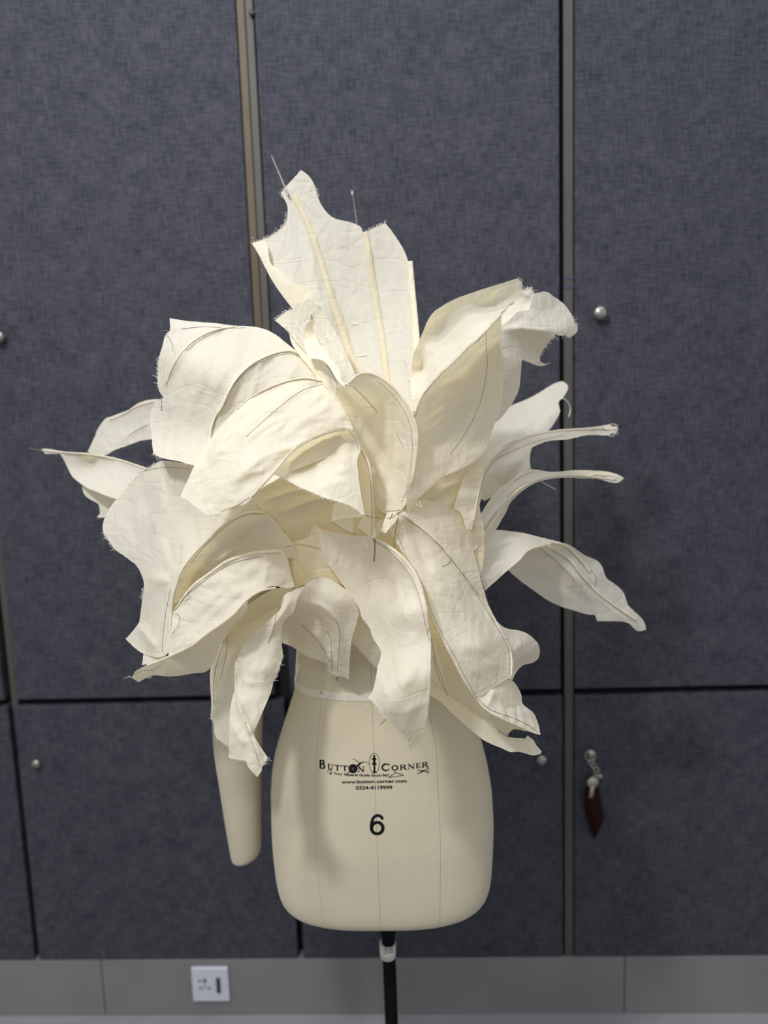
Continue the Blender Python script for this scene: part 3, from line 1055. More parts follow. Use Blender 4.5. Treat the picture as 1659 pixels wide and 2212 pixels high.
petal('B', [(820, 1012), (900, 980), (1000, 930), (1100, 868), (1168, 842), (1200, 852), (1218, 888), (1180, 960), (1150, 992), (1160, 1060), (1120, 1140), (1070, 1205), (960, 1320), (943, 1400), (945, 1490), (860, 1560), (620, 1700), (560, 1659), (560, 1300), (680, 1130), (740, 1060)],
      [(1170, 842, -21), (1215, 890, -19.5), (900, 980, -17), (1160, 1060, -13), (960, 1240, -8), (943, 1480, -4), (620, 1680, 0), (600, 1250, -6), (740, 1080, -12), (1000, 1100, -13)],
      folds=[([(1150, 1000), (1000, 1090), (880, 1190), (760, 1300)], .8, 12), ([(900, 1380), (800, 1450), (700, 1560)], .5, 12)], label='white blurred petal behind, pointing up to the right')
thread(GM, [(1180, 960, -15), (1215, 990, -16), (1235, 1040, -17), (1222, 1100, -17)], 'B', 'paleth', .0008)

# right, third (arched, lower)
RL, dRL = petal('F', [(590, 1180), (640, 1150), (740, 1125), (890, 1103), (960, 1130), (1060, 1200), (1170, 1250), (1210, 1300), (1245, 1390), (1300, 1430), (1370, 1490), (1400, 1550), (1420, 1610), (1470, 1660), (1540, 1730), (1565, 1785), (1567, 1810), (1500, 1822), (1410, 1752), (1170, 1740), (1150, 1690), (1090, 1685), (1000, 1660), (870, 1620), (750, 1560), (650, 1490), (540, 1410), (440, 1325), (520, 1230)],
      [(590, 1180, 3), (740, 1125, 3.6), (890, 1105, 2), (1170, 1250, -4), (1420, 1610, -6), (1565, 1810, -7), (1400, 1752, -4.5), (1170, 1740, -3), (870, 1620, -3), (650, 1490, -1), (440, 1325, 2), (1000, 1400, -.5), (750, 1350, -2)],
      folds=[([(700, 1140), (850, 1260), (1000, 1400), (1120, 1590), (1150, 1690)], .8, 10), ([(1120, 1470), (1260, 1620), (1400, 1752)], .7, 8), ([(850, 1120), (1000, 1200), (1100, 1330), (1150, 1400)], -.8, 12)],
      stitches=[[(1080, 1290), (1140, 1350), (1160, 1400), (1155, 1460)], [(700, 1140), (850, 1270), (980, 1400)]], label='arched petal at lower right, its tip hanging to the right')
for l, w in (([(740, 1128), (880, 1205), (950, 1260), (1060, 1400), (1200, 1540), (1480, 1740)], 22), ([(790, 1115), (900, 1140), (1000, 1220), (1100, 1340)], 26)):
    strip('F', l, w, w * .8, dRL, .35, RL, name='pleat', side=1)
petal('F', [(310, 1003), (480, 1010), (600, 1030), (700, 1055), (870, 1098), (895, 1106), (740, 1127), (640, 1152), (590, 1181), (540, 1242), (440, 1327), (360, 1400), (255, 1492), (190, 1300), (120, 1200), (150, 1090)],
      [(310, 1003, 6), (600, 1045, 2), (880, 1100, 1.5), (620, 1150, 6.5), (590, 1180, 6.8), (440, 1325, 8), (255, 1490, 10), (150, 1200, 11), (700, 1055, 1), (450, 1150, 5.5)],
      folds=[([(240, 1190), (400, 1110), (600, 1060), (780, 1065)], .7, 10)], label='upper face of the arched petal at lower right')

# right, second and first wired sticks
R3, dR3 = petal('F', [(1390, 578), (1340, 612), (1300, 615), (1170, 583), (1050, 577), (920, 572), (800, 580), (680, 610), (560, 680), (460, 780), (430, 850), (400, 900), (340, 1000), (280, 1060), (170, 1185), (130, 1090), (180, 950), (250, 820), (350, 680), (470, 590), (570, 505), (640, 503), (800, 525), (1000, 512), (1240, 522), (1330, 545)],
      [(1390, 575, -9), (1170, 550, -7), (1000, 512, -4), (800, 570, 0), (650, 510, -1), (650, 560, 2), (400, 700, 5), (150, 1090, 12), (430, 850, 3), (300, 1020, 7), (200, 930, 11)],
      folds=[([(640, 520), (500, 610), (380, 730), (200, 960)], -.6, 8), ([(800, 560), (600, 620), (430, 760), (300, 900), (180, 1100)], .7, 7)],
      seams=[[(1320, 590), (1150, 570), (1000, 555), (820, 562), (680, 590), (560, 650), (470, 730), (380, 850), (280, 1000), (170, 1160)]],
      stitches=[[(660, 590), (540, 640), (430, 730)], [(660, 520), (560, 560), (490, 600)], [(350, 850), (280, 950), (200, 1060)]], wr=(.2, 0), label='long thin wired petal pointing right, lower of two')
petal('F', [(820, 530), (1000, 512), (1240, 522), (1330, 545), (1390, 578), (1260, 553), (1240, 555), (1160, 548), (1100, 556), (920, 543)],
      [(820, 530, -2), (1240, 522, -8.6), (1390, 578, -8.9), (1100, 556, -5)], name='turned_edge', parent=R3, wr=(.05, 0))
thread(R3, [(1300, 598, -8.2), (1320, 590, -8.3), (1330, 598, -8.3), (1318, 606, -8.2), (1300, 598, -8.2)], 'F', 'pin', .0005, 'pin')
thread(R3, [(715, 605, 0), (760, 630, -1), (830, 668, -2)], 'F', 'paleth', .0005)
R2, dR2 = petal('F', [(1335, 157), (1328, 210), (1280, 212), (1262, 228), (1100, 225), (920, 262), (800, 270), (720, 290), (620, 335), (540, 370), (460, 410), (380, 450), (300, 490), (265, 560), (245, 620), (220, 760), (155, 950), (150, 992), (100, 990), (60, 860), (0, 820), (30, 720), (70, 600), (110, 500), (200, 420), (340, 330), (440, 290), (560, 240), (720, 200), (900, 175), (1130, 160), (1275, 138), (1285, 155)],
      [(1335, 180, -9), (1100, 190, -6), (720, 210, -2), (720, 285, 1), (440, 300, 4), (440, 410, 5), (200, 430, 10), (240, 620, 9), (70, 600, 13), (150, 950, 13), (30, 800, 14), (130, 700, 13)],
      folds=[([(560, 250), (400, 340), (280, 440), (230, 560), (170, 800)], .6, 8)],
      seams=[[(1320, 180), (1130, 178), (900, 190), (720, 212), (560, 256), (400, 340), (300, 430), (240, 540), (200, 700), (160, 930)]],
      stitches=[[(900, 225), (700, 270), (560, 320), (450, 370), (350, 420), (290, 490), (250, 570), (200, 740), (160, 920)], [(520, 265), (430, 310), (340, 385)]], wr=(.2, 0),
      fray=[[(1275, 138), (1335, 157), (1328, 210), (1262, 228)]], label='long thin wired petal pointing right, upper of two with pins at its tip')
for q in ([(1120, 188, -6), (1180, 172, -6.5), (1260, 188, -7.5)], [(1200, 145, -7), (1230, 185, -7.5), (1290, 210, -8)], [(915, 175, -4), (980, 168, -4.5), (1030, 166, -5)], [(1328, 168, -9), (1370, 165, -10)], [(1328, 190, -9), (1360, 200, -10)]):
    thread(R2, q, 'F', 'pin', .0005, 'pin')

# bodice over the torso
BO, dBO = petal('P', [(600, 1000), (660, 960), (800, 950), (960, 960), (1040, 1000), (1035, 1080), (1046, 1160), (1030, 1260), (940, 1330), (860, 1345), (790, 1330), (765, 1290), (720, 1250), (650, 1262), (606, 1290), (596, 1200), (580, 1120), (552, 1075)],
      [(552, 1075, 14.5), (640, 1010, 14), (830, 960, 13.5), (1030, 1010, 11.5), (1040, 1150, 11), (1020, 1260, 11), (850, 1340, 13.5), (640, 1260, 12), (626, 1180, 12.8), (830, 1150, 14.3), (740, 1230, 13.6), (940, 1080, 13.6)],
      folds=[([(560, 1085), (640, 1060), (720, 1050)], .7, 7), ([(600, 1112), (680, 1080), (760, 1070)], .8, 7), ([(590, 1110), (620, 1160), (640, 1200)], .5, 8), ([(1000, 1040), (960, 1055), (930, 1080)], .6, 7), ([(980, 1090), (950, 1098), (905, 1090)], .6, 8)],
      name='bodice', mat='bodice', axis=-20, label='pleated cloth bodice under the petals', wr=(.35, 0), fray=[[(634, 1268), (626, 1210), (628, 1180)]], corner=70)
petal('G', [(135, 240), (230, 212), (250, 160), (275, 145), (300, 170), (320, 340), (440, 500), (340, 452), (270, 448), (200, 490), (150, 515), (140, 360)],
      [(135, 240, 14), (275, 145, 15.5), (430, 490, 14.5), (200, 490, 14), (150, 515, 13.6), (250, 330, 15)], stitches=[[(165, 256), (240, 268), (312, 290)]],
      fray=[[(135, 240), (140, 360), (150, 515)], [(230, 212), (250, 160), (275, 145)]], name='side_panel', mat='bodice', wr=(.3, 0))

# small leaf left of the tall petal
B1, dB1 = petal('A', [(265, 1340), (350, 1275), (400, 1252), (540, 1165), (640, 1290), (720, 1400), (820, 1600), (890, 1760), (930, 1900), (900, 2150), (830, 2250), (720, 2000), (560, 1740), (430, 1580), (385, 1490), (375, 1440), (300, 1370)],
      [(265, 1340, 11), (350, 1275, 10), (540, 1165, 8.5), (375, 1440, 11), (560, 1740, 14), (830, 2200, 15.5), (930, 1900, 12.5), (720, 1400, 7.5), (560, 1500, 10), (700, 1750, 13)],
      folds=[([(350, 1390), (450, 1530), (600, 1700), (750, 1950)], .5, 7)], fray=[[(265, 1340), (350, 1275), (400, 1252)]],
      stitches=[[(350, 1390), (420, 1500), (520, 1610)], [(670, 1690), (720, 1770), (770, 1900), (820, 2050), (850, 2180)]], label='small cream leaf left of the tall petal')
C1, dC1 = petal('A', [(548, 1300), (575, 1345), (560, 1400), (572, 1440), (600, 1500), (640, 1560), (700, 1640), (765, 1715), (780, 1790), (800, 1825), (845, 1838), (815, 1862), (780, 1838), (735, 1780), (690, 1700), (625, 1650), (525, 1640), (500, 1560), (495, 1430), (520, 1370)],
      [(548, 1300, 12), (500, 1450, 12.5), (525, 1640, 15), (572, 1440, 10.5), (690, 1700, 18), (640, 1560, 14), (770, 1730, 18), (820, 1850, 21.5), (570, 1550, 14)],
      folds=[([(540, 1420), (580, 1560), (700, 1680), (790, 1800)], .5, 6)], label='narrow curled white leaf with a safety pin, beside the tall petal', wr=(.25, 0), fray=[[(495, 1430), (520, 1370), (548, 1300)]])
thread(C1, [(552, 1330, 12.6), (548, 1305, 12.6), (556, 1290, 12.6), (566, 1296, 12.6), (562, 1320, 12.6), (553, 1336, 12.6)], 'A', 'pin', .0005, 'safety_pin')
for q in ([(525, 1275, 12.4), (550, 1280, 12.5), (575, 1300, 12.4), (600, 1315, 12.2), (650, 1312, 11.5), (712, 1328, 11)], [(480, 1365, 12.4), (510, 1362, 12.6), (545, 1340, 12.7)], [(435, 1365, 11), (470, 1410, 11), (490, 1460, 12)]):
    thread(C1, q, 'A', 'paleth', .0005)
thread(C1, [(810, 1852, 21.8), (830, 1842, 21.8)], 'A', 'pin', .0011, 'pin')

# L1 outer upper left petal
L1, dL1 = petal('C', [(155, 92), (300, 113), (500, 128), (600, 143), (720, 148), (820, 165), (900, 200), (980, 260), (1060, 325), (1150, 395), (1240, 500), (1300, 600), (1200, 760), (900, 900), (500, 1160), (310, 1143), (230, 1120), (110, 1095), (70, 1080), (40, 1060), (25, 940), (20, 880), (10, 830), (20, 760), (50, 700), (110, 660), (75, 600), (68, 500), (75, 380), (100, 300), (125, 210), (155, 180)],
      [(155, 92, 2), (500, 128, 4.5), (720, 148, 5), (900, 200, 7.5), (1060, 325, 11), (1250, 540, 14), (1200, 700, 14), (800, 800, 13.5), (700, 500, 12.5), (450, 900, 12.5), (310, 1140, 15), (40, 1060, 11), (20, 850, 6), (68, 500, 5), (200, 400, 9), (250, 700, 10.5), (450, 350, 10.5)],
      folds=[([(600, 150), (480, 172), (350, 232), (250, 322), (180, 430), (130, 560), (105, 660)], .9, 11), ([(150, 182), (250, 155), (400, 142), (560, 150)], .7, 8), ([(1090, 365), (1020, 338), (900, 358), (760, 422), (660, 512), (590, 622), (530, 742), (455, 890)], .9, 10),
             ([(430, 560), (400, 700), (330, 900), (290, 1060)], -1.0, 28), ([(640, 290), (520, 430), (430, 600)], .8, 26), ([(900, 330), (700, 400), (560, 540)], .5, 20), ([(160, 700), (120, 900), (90, 1040)], -.8, 18)],
      seams=[[(640, 148), (480, 176), (350, 236), (250, 326), (180, 434), (130, 564)]],
      stitches=[[(690, 158), (560, 168), (470, 195), (370, 245), (270, 325)], [(240, 168), (380, 152), (540, 160)], [(1090, 368), (1020, 344), (900, 362), (800, 405)], [(800, 405), (680, 490), (560, 650), (500, 780), (450, 900)], [(90, 650), (100, 740), (92, 755)]],
      fray=[[(75, 600), (68, 500), (75, 380)], [(110, 1095), (70, 1080), (40, 1060)]], wr=(.5, 0), axis=110, label='broad white petal at upper left with two wired ridges')
strip('C', [(1085, 355), (1020, 330), (900, 350), (760, 415), (655, 508), (585, 618), (530, 738), (485, 810), (458, 900), (450, 1000)], 20, 24, dL1, .3, L1, name='piping', side=-1)
thread(L1, [(150, 190, 2.6), (130, 180, 1.5), (80, 182, -2)], 'C', 'wire', .0006, 'wire_end')
for q in ([(100, 650, 6.6), (96, 720, 6.9), (90, 745, 7), (98, 756, 7), (102, 745, 7)], [(120, 195, 4), (155, 240, 6), (175, 290, 8), (176, 330, 9)]):
    thread(L1, q, 'C', 'thread', .0003, 'pin')

# L4 mid left petal
petal('D', [(820, 432), (870, 430), (1005, 455), (1150, 500), (1400, 640), (1450, 745), (1345, 738), (1240, 785), (1100, 905), (990, 1020), (950, 1090), (915, 1190), (900, 1300), (880, 1420), (870, 1568), (830, 1600), (780, 1600), (700, 1572), (650, 1532), (612, 1493), (660, 1440), (690, 1398), (700, 1350), (712, 1250), (722, 1170), (710, 1120), (680, 1060), (620, 1010), (550, 960), (520, 920), (480, 860), (478, 800), (500, 740), (540, 680), (600, 610), (650, 550), (740, 480)],
      [(600, 600, 3), (480, 830, 4), (820, 440, 7), (1000, 465, 10), (1400, 680, 13), (1250, 770, 14), (850, 800, 10), (700, 900, 8), (960, 1060, 16), (900, 1200, 16.5), (760, 1100, 11.5), (700, 1380, 12), (620, 1490, 11), (850, 1560, 19), (800, 1350, 15), (1050, 850, 12.5), (600, 780, 5)],
      folds=[([(820, 480), (830, 700), (800, 860), (860, 1040), (880, 1100)], .8, 14), ([(720, 560), (760, 760), (740, 900), (730, 1060)], -.6, 20), ([(730, 1110), (800, 1140), (880, 1120)], 1.2, 14), ([(700, 1250), (780, 1180), (900, 1110)], .6, 14), ([(600, 700), (640, 900), (690, 1040)], .5, 20), ([(690, 1400), (740, 1480), (800, 1560)], 1.0, 10), ([(930, 900), (930, 1040), (900, 1100)], -.7, 14)],
      stitches=[[(690, 500), (760, 480), (860, 468), (995, 474)], [(880, 1190), (850, 1350), (835, 1480), (830, 1570)]],
      fray=[[(820, 432), (740, 480), (650, 550)], [(722, 1170), (712, 1250)], [(480, 860), (520, 920), (550, 960)]], wr=(.5, 0), axis=80, label='large pale petal at middle left hanging downwards')
petal('D', [(720, 1575), (800, 1590), (870, 1560), (830, 1620), (710, 1650)], [(720, 1580, 15), (870, 1560, 18), (710, 1648, 16)], wr=(.1, 0))

# L5 lower left
L5a, dL5a = petal('D', [(870, 1570), (885, 1350), (905, 1200), (955, 1065), (1100, 902), (1240, 782), (1350, 736), (1442, 742), (1500, 780), (1560, 860), (1612, 930), (1640, 1010), (1540, 1010), (1400, 1010), (1210, 1060), (1100, 1120), (960, 1290), (905, 1380)],
      [(905, 1200, 18.3), (955, 1065, 18.3), (1100, 900, 18), (1240, 782, 17.5), (1350, 738, 16.5), (1450, 748, 15), (1612, 930, 14.5), (1300, 900, 13), (1050, 1100, 13.5), (930, 1290, 16), (1300, 1010, 15), (1550, 990, 14.5), (870, 1560, 19.5), (1430, 850, 14.5)],
      folds=[([(1430, 830), (1340, 900), (1200, 1000), (1080, 1100)], 1.2, 12)],
      stitches=[[(1435, 748), (1340, 752), (1240, 800), (1100, 925), (1000, 1040)]], hem=[[(1442, 742), (1350, 738), (1240, 784), (1100, 905), (955, 1068), (908, 1200), (885, 1350), (872, 1560)]], wr=(.35, 0), axis=-42, label='golden hollow between two ridges at lower left')
L5b, dL5b = petal('D', [(900, 1325), (1000, 1180), (1130, 1080), (1210, 1022), (1300, 990), (1400, 968), (1540, 962), (1572, 1000), (1600, 1100), (1622, 1180), (1580, 1190), (1500, 1178), (1420, 1200), (1330, 1260), (1250, 1350), (1100, 1460), (1000, 1535), (870, 1600), (868, 1560), (880, 1480), (890, 1380)],
      [(900, 1320, 19.5), (1000, 1190, 19.5), (1210, 1022, 19), (1400, 970, 18), (1540, 965, 16.5), (1620, 1180, 17), (1450, 1190, 21), (1250, 1340, 23), (1000, 1520, 23), (870, 1590, 22), (1250, 1150, 20.3), (1050, 1350, 21.3), (1450, 1080, 19)],
      folds=[([(1080, 1150), (1200, 1130), (1320, 1090)], .7, 16), ([(1500, 1020), (1440, 1080), (1460, 1150)], .6, 10), ([(920, 1450), (1050, 1380), (1150, 1290)], -.5, 18), ([(1300, 1240), (1240, 1180), (1260, 1100)], .4, 12)],
      seams=[[(905, 1320), (1000, 1195), (1130, 1092), (1210, 1036), (1300, 1004), (1400, 984), (1530, 976)]],
      stitches=[[(905, 1300), (1000, 1210), (1130, 1110), (1230, 1050), (1330, 1018), (1430, 1000)], [(970, 1545), (1060, 1490), (1150, 1420)]],
      hem=[[(1510, 1188), (1420, 1206), (1330, 1264), (1250, 1352), (1100, 1462), (1000, 1537), (850, 1608), (740, 1652)]], wr=(.5, 0), axis=-40, label='long bright petal at lower left with a rolled hem')
petal('D', [(650, 1720), (670, 1688), (740, 1650), (850, 1605), (1000, 1535), (1100, 1460), (1250, 1350), (1340, 1262), (1330, 1330), (1240, 1420), (1190, 1510), (1110, 1677), (1000, 1702), (880, 1718), (770, 1712), (690, 1752), (640, 1722)],
      [(660, 1700, 20), (740, 1650, 21), (1000, 1537, 22.5), (1250, 1350, 22.5), (1190, 1510, 20.5), (1110, 1675, 18.5), (880, 1717, 18.5), (690, 1750, 19), (1000, 1620, 20)],
      folds=[([(690, 1700), (760, 1690), (860, 1640)], .4, 8)], stitches=[[(660, 1708), (720, 1680), (760, 1680), (820, 1650)]], fray=[[(770, 1712), (740, 1720)]], wr=(.3, 0), label='underside of the long petal at lower left, pointed tip')
thread(GM, [(640, 1718, 20), (610, 1728, 19), (595, 1732, 18)], 'D', 'wire', .0013, 'wire_end')
thread(L5b, [(935, 1270, 20.3), (980, 1265, 20.6), (1000, 1240, 20.6), (985, 1228, 20.5), (950, 1255, 20.4)], 'D', 'thread', .0003)
thread(L5b, [(890, 1460, 21.5), (920, 1420, 21.6), (933, 1360, 21), (920, 1342, 20.6), (895, 1350, 20.4)], 'D', 'thread', .0003)
thread(L5b, [(1565, 945, 18.3), (1590, 940, 18.4), (1610, 938, 18.4)], 'D', 'pin', .0006, 'pin')

# underside and hanging petals, bottom left
petal('H', [(795, 110), (740, 100), (640, 110), (500, 190), (330, 330), (250, 480), (300, 560), (480, 420), (600, 290), (690, 300), (760, 210)],
      [(795, 110, 15), (640, 110, 17), (330, 330, 17), (250, 480, 13), (480, 400, 11), (680, 235, 13), (560, 260, 13)], mat='bodice', wr=(.3, 0), label='shaded underside above the hanging petals')
BL1, dBL1 = petal('H', [(320, 360), (350, 372), (440, 365), (560, 310), (610, 270), (675, 238), (640, 330), (520, 450), (440, 540), (410, 700), (400, 900), (380, 1100), (350, 1260), (318, 1250), (270, 1218), (220, 1180), (205, 1070), (185, 1050), (190, 950), (184, 850), (180, 720), (200, 630), (250, 500)],
      [(320, 360, 13), (600, 280, 15), (183, 850, 12), (200, 1070, 13), (320, 1250, 16), (380, 900, 16), (430, 540, 16), (250, 500, 12), (280, 850, 14)],
      folds=[([(320, 400), (260, 560), (215, 760), (215, 1050)], .7, 8), ([(350, 620), (280, 800), (250, 950)], .4, 14)],
      stitches=[[(285, 480), (235, 620), (205, 800), (210, 950)], [(345, 378), (310, 430), (300, 560), (270, 700), (255, 760)]], fray=[[(220, 1180), (270, 1218), (318, 1250)], [(205, 1070), (185, 1050)]], wr=(.4, 0), axis=95, label='pale hanging petal at bottom left, behind the front one')
BL2, dBL2 = petal('H', [(780, 125), (740, 135), (700, 185), (690, 250), (600, 340), (500, 430), (430, 500), (385, 600), (360, 640), (360, 830), (340, 900), (325, 1000), (318, 1180), (315, 1330), (380, 1345), (435, 1350), (460, 1400), (520, 1470), (550, 1430), (560, 1390), (598, 1330), (500, 1170), (505, 1130), (560, 1000), (620, 860), (640, 780), (680, 680), (707, 590), (700, 500), (705, 355), (790, 270), (805, 200), (862, 88), (800, 110)],
      [(780, 125, 18), (860, 90, 17.5), (600, 340, 19), (430, 500, 18), (365, 830, 20.5), (320, 1320, 25), (520, 1470, 27), (595, 1330, 26), (700, 360, 18.5), (705, 590, 18), (500, 1140, 24), (550, 700, 21.5), (440, 900, 22.5), (430, 1200, 25.5), (640, 800, 19.5)],
      folds=[([(770, 150), (720, 260), (640, 380), (620, 490)], .8, 8), ([(680, 250), (560, 380), (440, 520), (385, 650), (365, 830)], .8, 9), ([(365, 860), (430, 1040), (480, 1160), (540, 1330), (545, 1420)], .9, 8), ([(500, 1150), (460, 1100), (470, 1180)], .6, 8), ([(400, 770), (500, 790), (590, 780)], .3, 8), ([(330, 1080), (400, 1180), (440, 1250)], .5, 10)],
      seams=[[(500, 435), (430, 515), (392, 600), (370, 680), (366, 830), (400, 980), (440, 1080)]],
      stitches=[[(366, 880), (410, 1020), (450, 1120), (500, 1260), (545, 1400)], [(660, 290), (640, 400), (600, 500)], [(385, 640), (400, 560), (470, 470)]],
      fray=[[(640, 780), (680, 680), (707, 590)], [(315, 1330), (435, 1350)], [(560, 1390), (598, 1330)]], wr=(.5, 0), axis=100, label='bright hanging petal at bottom left, twisted to a point')

# arch petal over the waist
BM, dBM = petal('H', [(862, 88), (900, 50), (960, 25), (1030, 30), (1100, 65), (1170, 120), (1230, 200), (1255, 270), (1245, 340), (1212, 450), (1200, 520), (1190, 640), (1186, 770), (1165, 752), (1130, 740), (1100, 740), (1060, 722), (1040, 700), (1030, 650), (980, 630), (870, 590), (780, 530), (705, 500), (690, 420), (700, 350), (790, 270), (805, 200)],
      [(862, 88, 17.3), (1000, 30, 16), (1255, 270, 17), (1100, 200, 17.5), (1000, 200, 16.5), (800, 450, 8.5), (705, 490, 7), (1000, 550, 11), (1040, 700, 10.3), (1110, 740, 10.8), (1186, 770, 11.3), (1200, 520, 15), (860, 250, 14), (870, 580, 10)],
      folds=[([(830, 360), (930, 430), (1010, 530), (1050, 640), (1062, 715)], 1.1, 8), ([(830, 190), (980, 230), (1080, 320), (1112, 400), (1115, 740)], .9, 9), ([(820, 270), (960, 330), (1040, 430), (1070, 560)], -.6, 10), ([(1000, 70), (1120, 190), (1180, 330)], .4, 20)],
      stitches=[[(840, 368), (930, 450), (1010, 560), (1045, 640)], [(1090, 330), (1112, 400), (1112, 560), (1100, 720)], [(1055, 470), (1060, 600), (1062, 700)]],
      fray=[[(862, 88), (900, 50), (960, 25), (1030, 30)], [(1030, 650), (1040, 700), (1060, 722)]], wr=(.3, 0), axis=70, label='grey shaded petal arched over the waist')
thread(BM, [(1100, 742, 11.5), (1095, 765, 11.3), (1103, 775, 11.3), (1107, 750, 11.5)], 'H', 'pin', .0006, 'pin')
thread(BM, [(1022, 412, 14.5), (1035, 425, 14.4), (1052, 462, 14.2)], 'H', 'pin', .0006, 'pin')
petal('G', [(500, 600), (560, 650), (620, 740), (680, 860), (670, 960), (630, 978), (560, 900), (480, 820), (500, 720)],
      [(500, 600, 14), (660, 900, 12.5), (630, 978, 11.5), (480, 820, 13)], fray=[[(630, 978), (560, 900), (480, 820)]], wr=(.2, 0))

# dark interior and lower right
petal('G', [(900, 560), (935, 640), (1000, 780), (1060, 900), (1140, 1040), (1220, 1150), (1320, 1235), (1460, 1305), (1575, 1350), (1480, 1335), (1420, 1325), (1375, 1362), (1300, 1312), (1220, 1262), (1120, 1200), (1040, 1160), (935, 1080), (900, 900)],
      [(900, 560, 15), (1060, 900, 15), (1220, 1150, 15), (1460, 1305, 15), (1560, 1350, 14.5), (1375, 1360, 12.5), (1220, 1260, 13), (1040, 1150, 13), (920, 1060, 14)], mat='bodice', wr=(.2, 0), label='shaded inside of the lower right petal')
OO, dOO = petal('G', [(900, 1020), (1000, 1085), (1060, 1145), (1140, 1200), (1220, 1260), (1300, 1312), (1380, 1367), (1480, 1380), (1530, 1402), (1560, 1430), (1580, 1455), (1570, 1468), (1530, 1477), (1450, 1456), (1400, 1457), (1350, 1437), (1250, 1392), (1160, 1322), (1060, 1232), (1000, 1172), (900, 1110)],
      [(900, 1020, 15.5), (900, 1110, 17), (1060, 1150, 15.5), (1060, 1232, 17), (1250, 1290, 15), (1250, 1390, 17), (1400, 1380, 15), (1400, 1457, 16.5), (1580, 1458, 13.5), (1480, 1385, 14)],
      folds=[([(1380, 1372), (1430, 1420), (1450, 1450)], .6, 7), ([(1440, 1385), (1520, 1450)], .4, 7)], fray=[[(1140, 1200), (1300, 1312), (1380, 1367)]], wr=(.2, 0), label='narrow strip petal curving to the right below the wide one')
thread(OO, [(1385, 1360, 13), (1400, 1335, 12.5), (1450, 1328, 12.5), (1500, 1335, 12.5), (1540, 1360, 12.8), (1560, 1410, 13)], 'G', 'thread', .0004, 'wire')
petal('G', [(1480, 1382), (1498, 1362), (1535, 1392), (1548, 1425), (1520, 1405)], [(1480, 1382, 13), (1498, 1362, 12), (1535, 1390, 12.2), (1548, 1425, 13)], wr=(.05, 0), step=3)
petal('G', [(935, 720), (960, 800), (985, 900), (1010, 1000), (1045, 1140), (1000, 1085), (960, 1050), (925, 1030)],
      [(935, 720, 19), (1040, 1138, 17), (925, 1030, 18)], stitches=[[(942, 800), (965, 920), (1000, 1020), (1038, 1132)], [(950, 900), (985, 1030), (1030, 1125)]], name='hanging_tab', wr=(.1, 0))

# right centre petal
RC, dRC = petal('G', [(700, 165), (745, 90), (775, 72), (815, 40), (860, 0), (960, 5), (1050, 40), (1095, 75), (1130, 150), (1170, 240), (1200, 360), (1240, 500), (1270, 600), (1320, 700), (1370, 790), (1402, 870), (1416, 930), (1408, 1040), (1385, 1030), (1300, 1085), (1200, 1152), (1130, 1050), (1060, 920), (1000, 800), (950, 690), (925, 620), (900, 540), (870, 450), (800, 340), (735, 240)],
      [(770, 75, 18.5), (860, 0, 15), (1050, 40, 13.5), (1170, 240, 12), (1250, 550, 12.5), (1320, 700, 13), (1402, 880, 14), (1390, 1030, 16.5), (1200, 1150, 20.5), (1060, 920, 21.5), (925, 620, 20), (800, 340, 18.5), (1050, 500, 18), (1230, 850, 19.5), (920, 200, 17), (700, 165, 17.5)],
      folds=[([(790, 110), (860, 250), (920, 370), (960, 420)], -1.0, 12), ([(800, 115), (920, 195), (1050, 335), (1190, 520), (1310, 720), (1395, 880)], .5, 6), ([(1000, 600), (1100, 640), (1200, 700)], .4, 14), ([(1080, 880), (1180, 840), (1280, 860)], .5, 14), ([(1150, 1000), (1260, 960), (1360, 960)], .5, 14), ([(1040, 120), (1100, 300), (1150, 420)], .4, 18)],
      seams=[[(780, 85), (900, 175), (1020, 290), (1150, 455), (1260, 610), (1350, 770), (1402, 890), (1405, 1020)]],
      stitches=[[(800, 112), (920, 197), (1045, 330), (1180, 510), (1300, 700), (1385, 860), (1392, 1010)], [(745, 200), (800, 330), (880, 460), (940, 640), (1000, 765), (1080, 910), (1140, 1030), (1205, 1145)], [(1005, 385), (1045, 365), (1055, 340)]],
      fray=[[(775, 72), (860, 0), (960, 5)]], wr=(.45, 0), axis=55, label='wide grey petal right of centre with long stitched seam')
petal('G', [(1320, 700), (1350, 728), (1385, 745), (1450, 755), (1500, 775), (1550, 820), (1568, 860), (1562, 910), (1530, 940), (1470, 957), (1430, 1000), (1408, 1045), (1400, 930), (1380, 850)],
      [(1320, 700, 12.8), (1450, 755, 8), (1565, 870, 5), (1530, 940, 7), (1430, 1000, 11), (1405, 1040, 14), (1400, 900, 13.5), (1470, 850, 10.5)],
      folds=[([(1400, 900), (1440, 850), (1500, 800)], .4, 8), ([(1420, 960), (1480, 890), (1550, 870)], .5, 8), ([(1430, 790), (1460, 860), (1450, 920)], .3, 8)], wr=(.35, 0), label='flared upper tip of the wide grey petal')
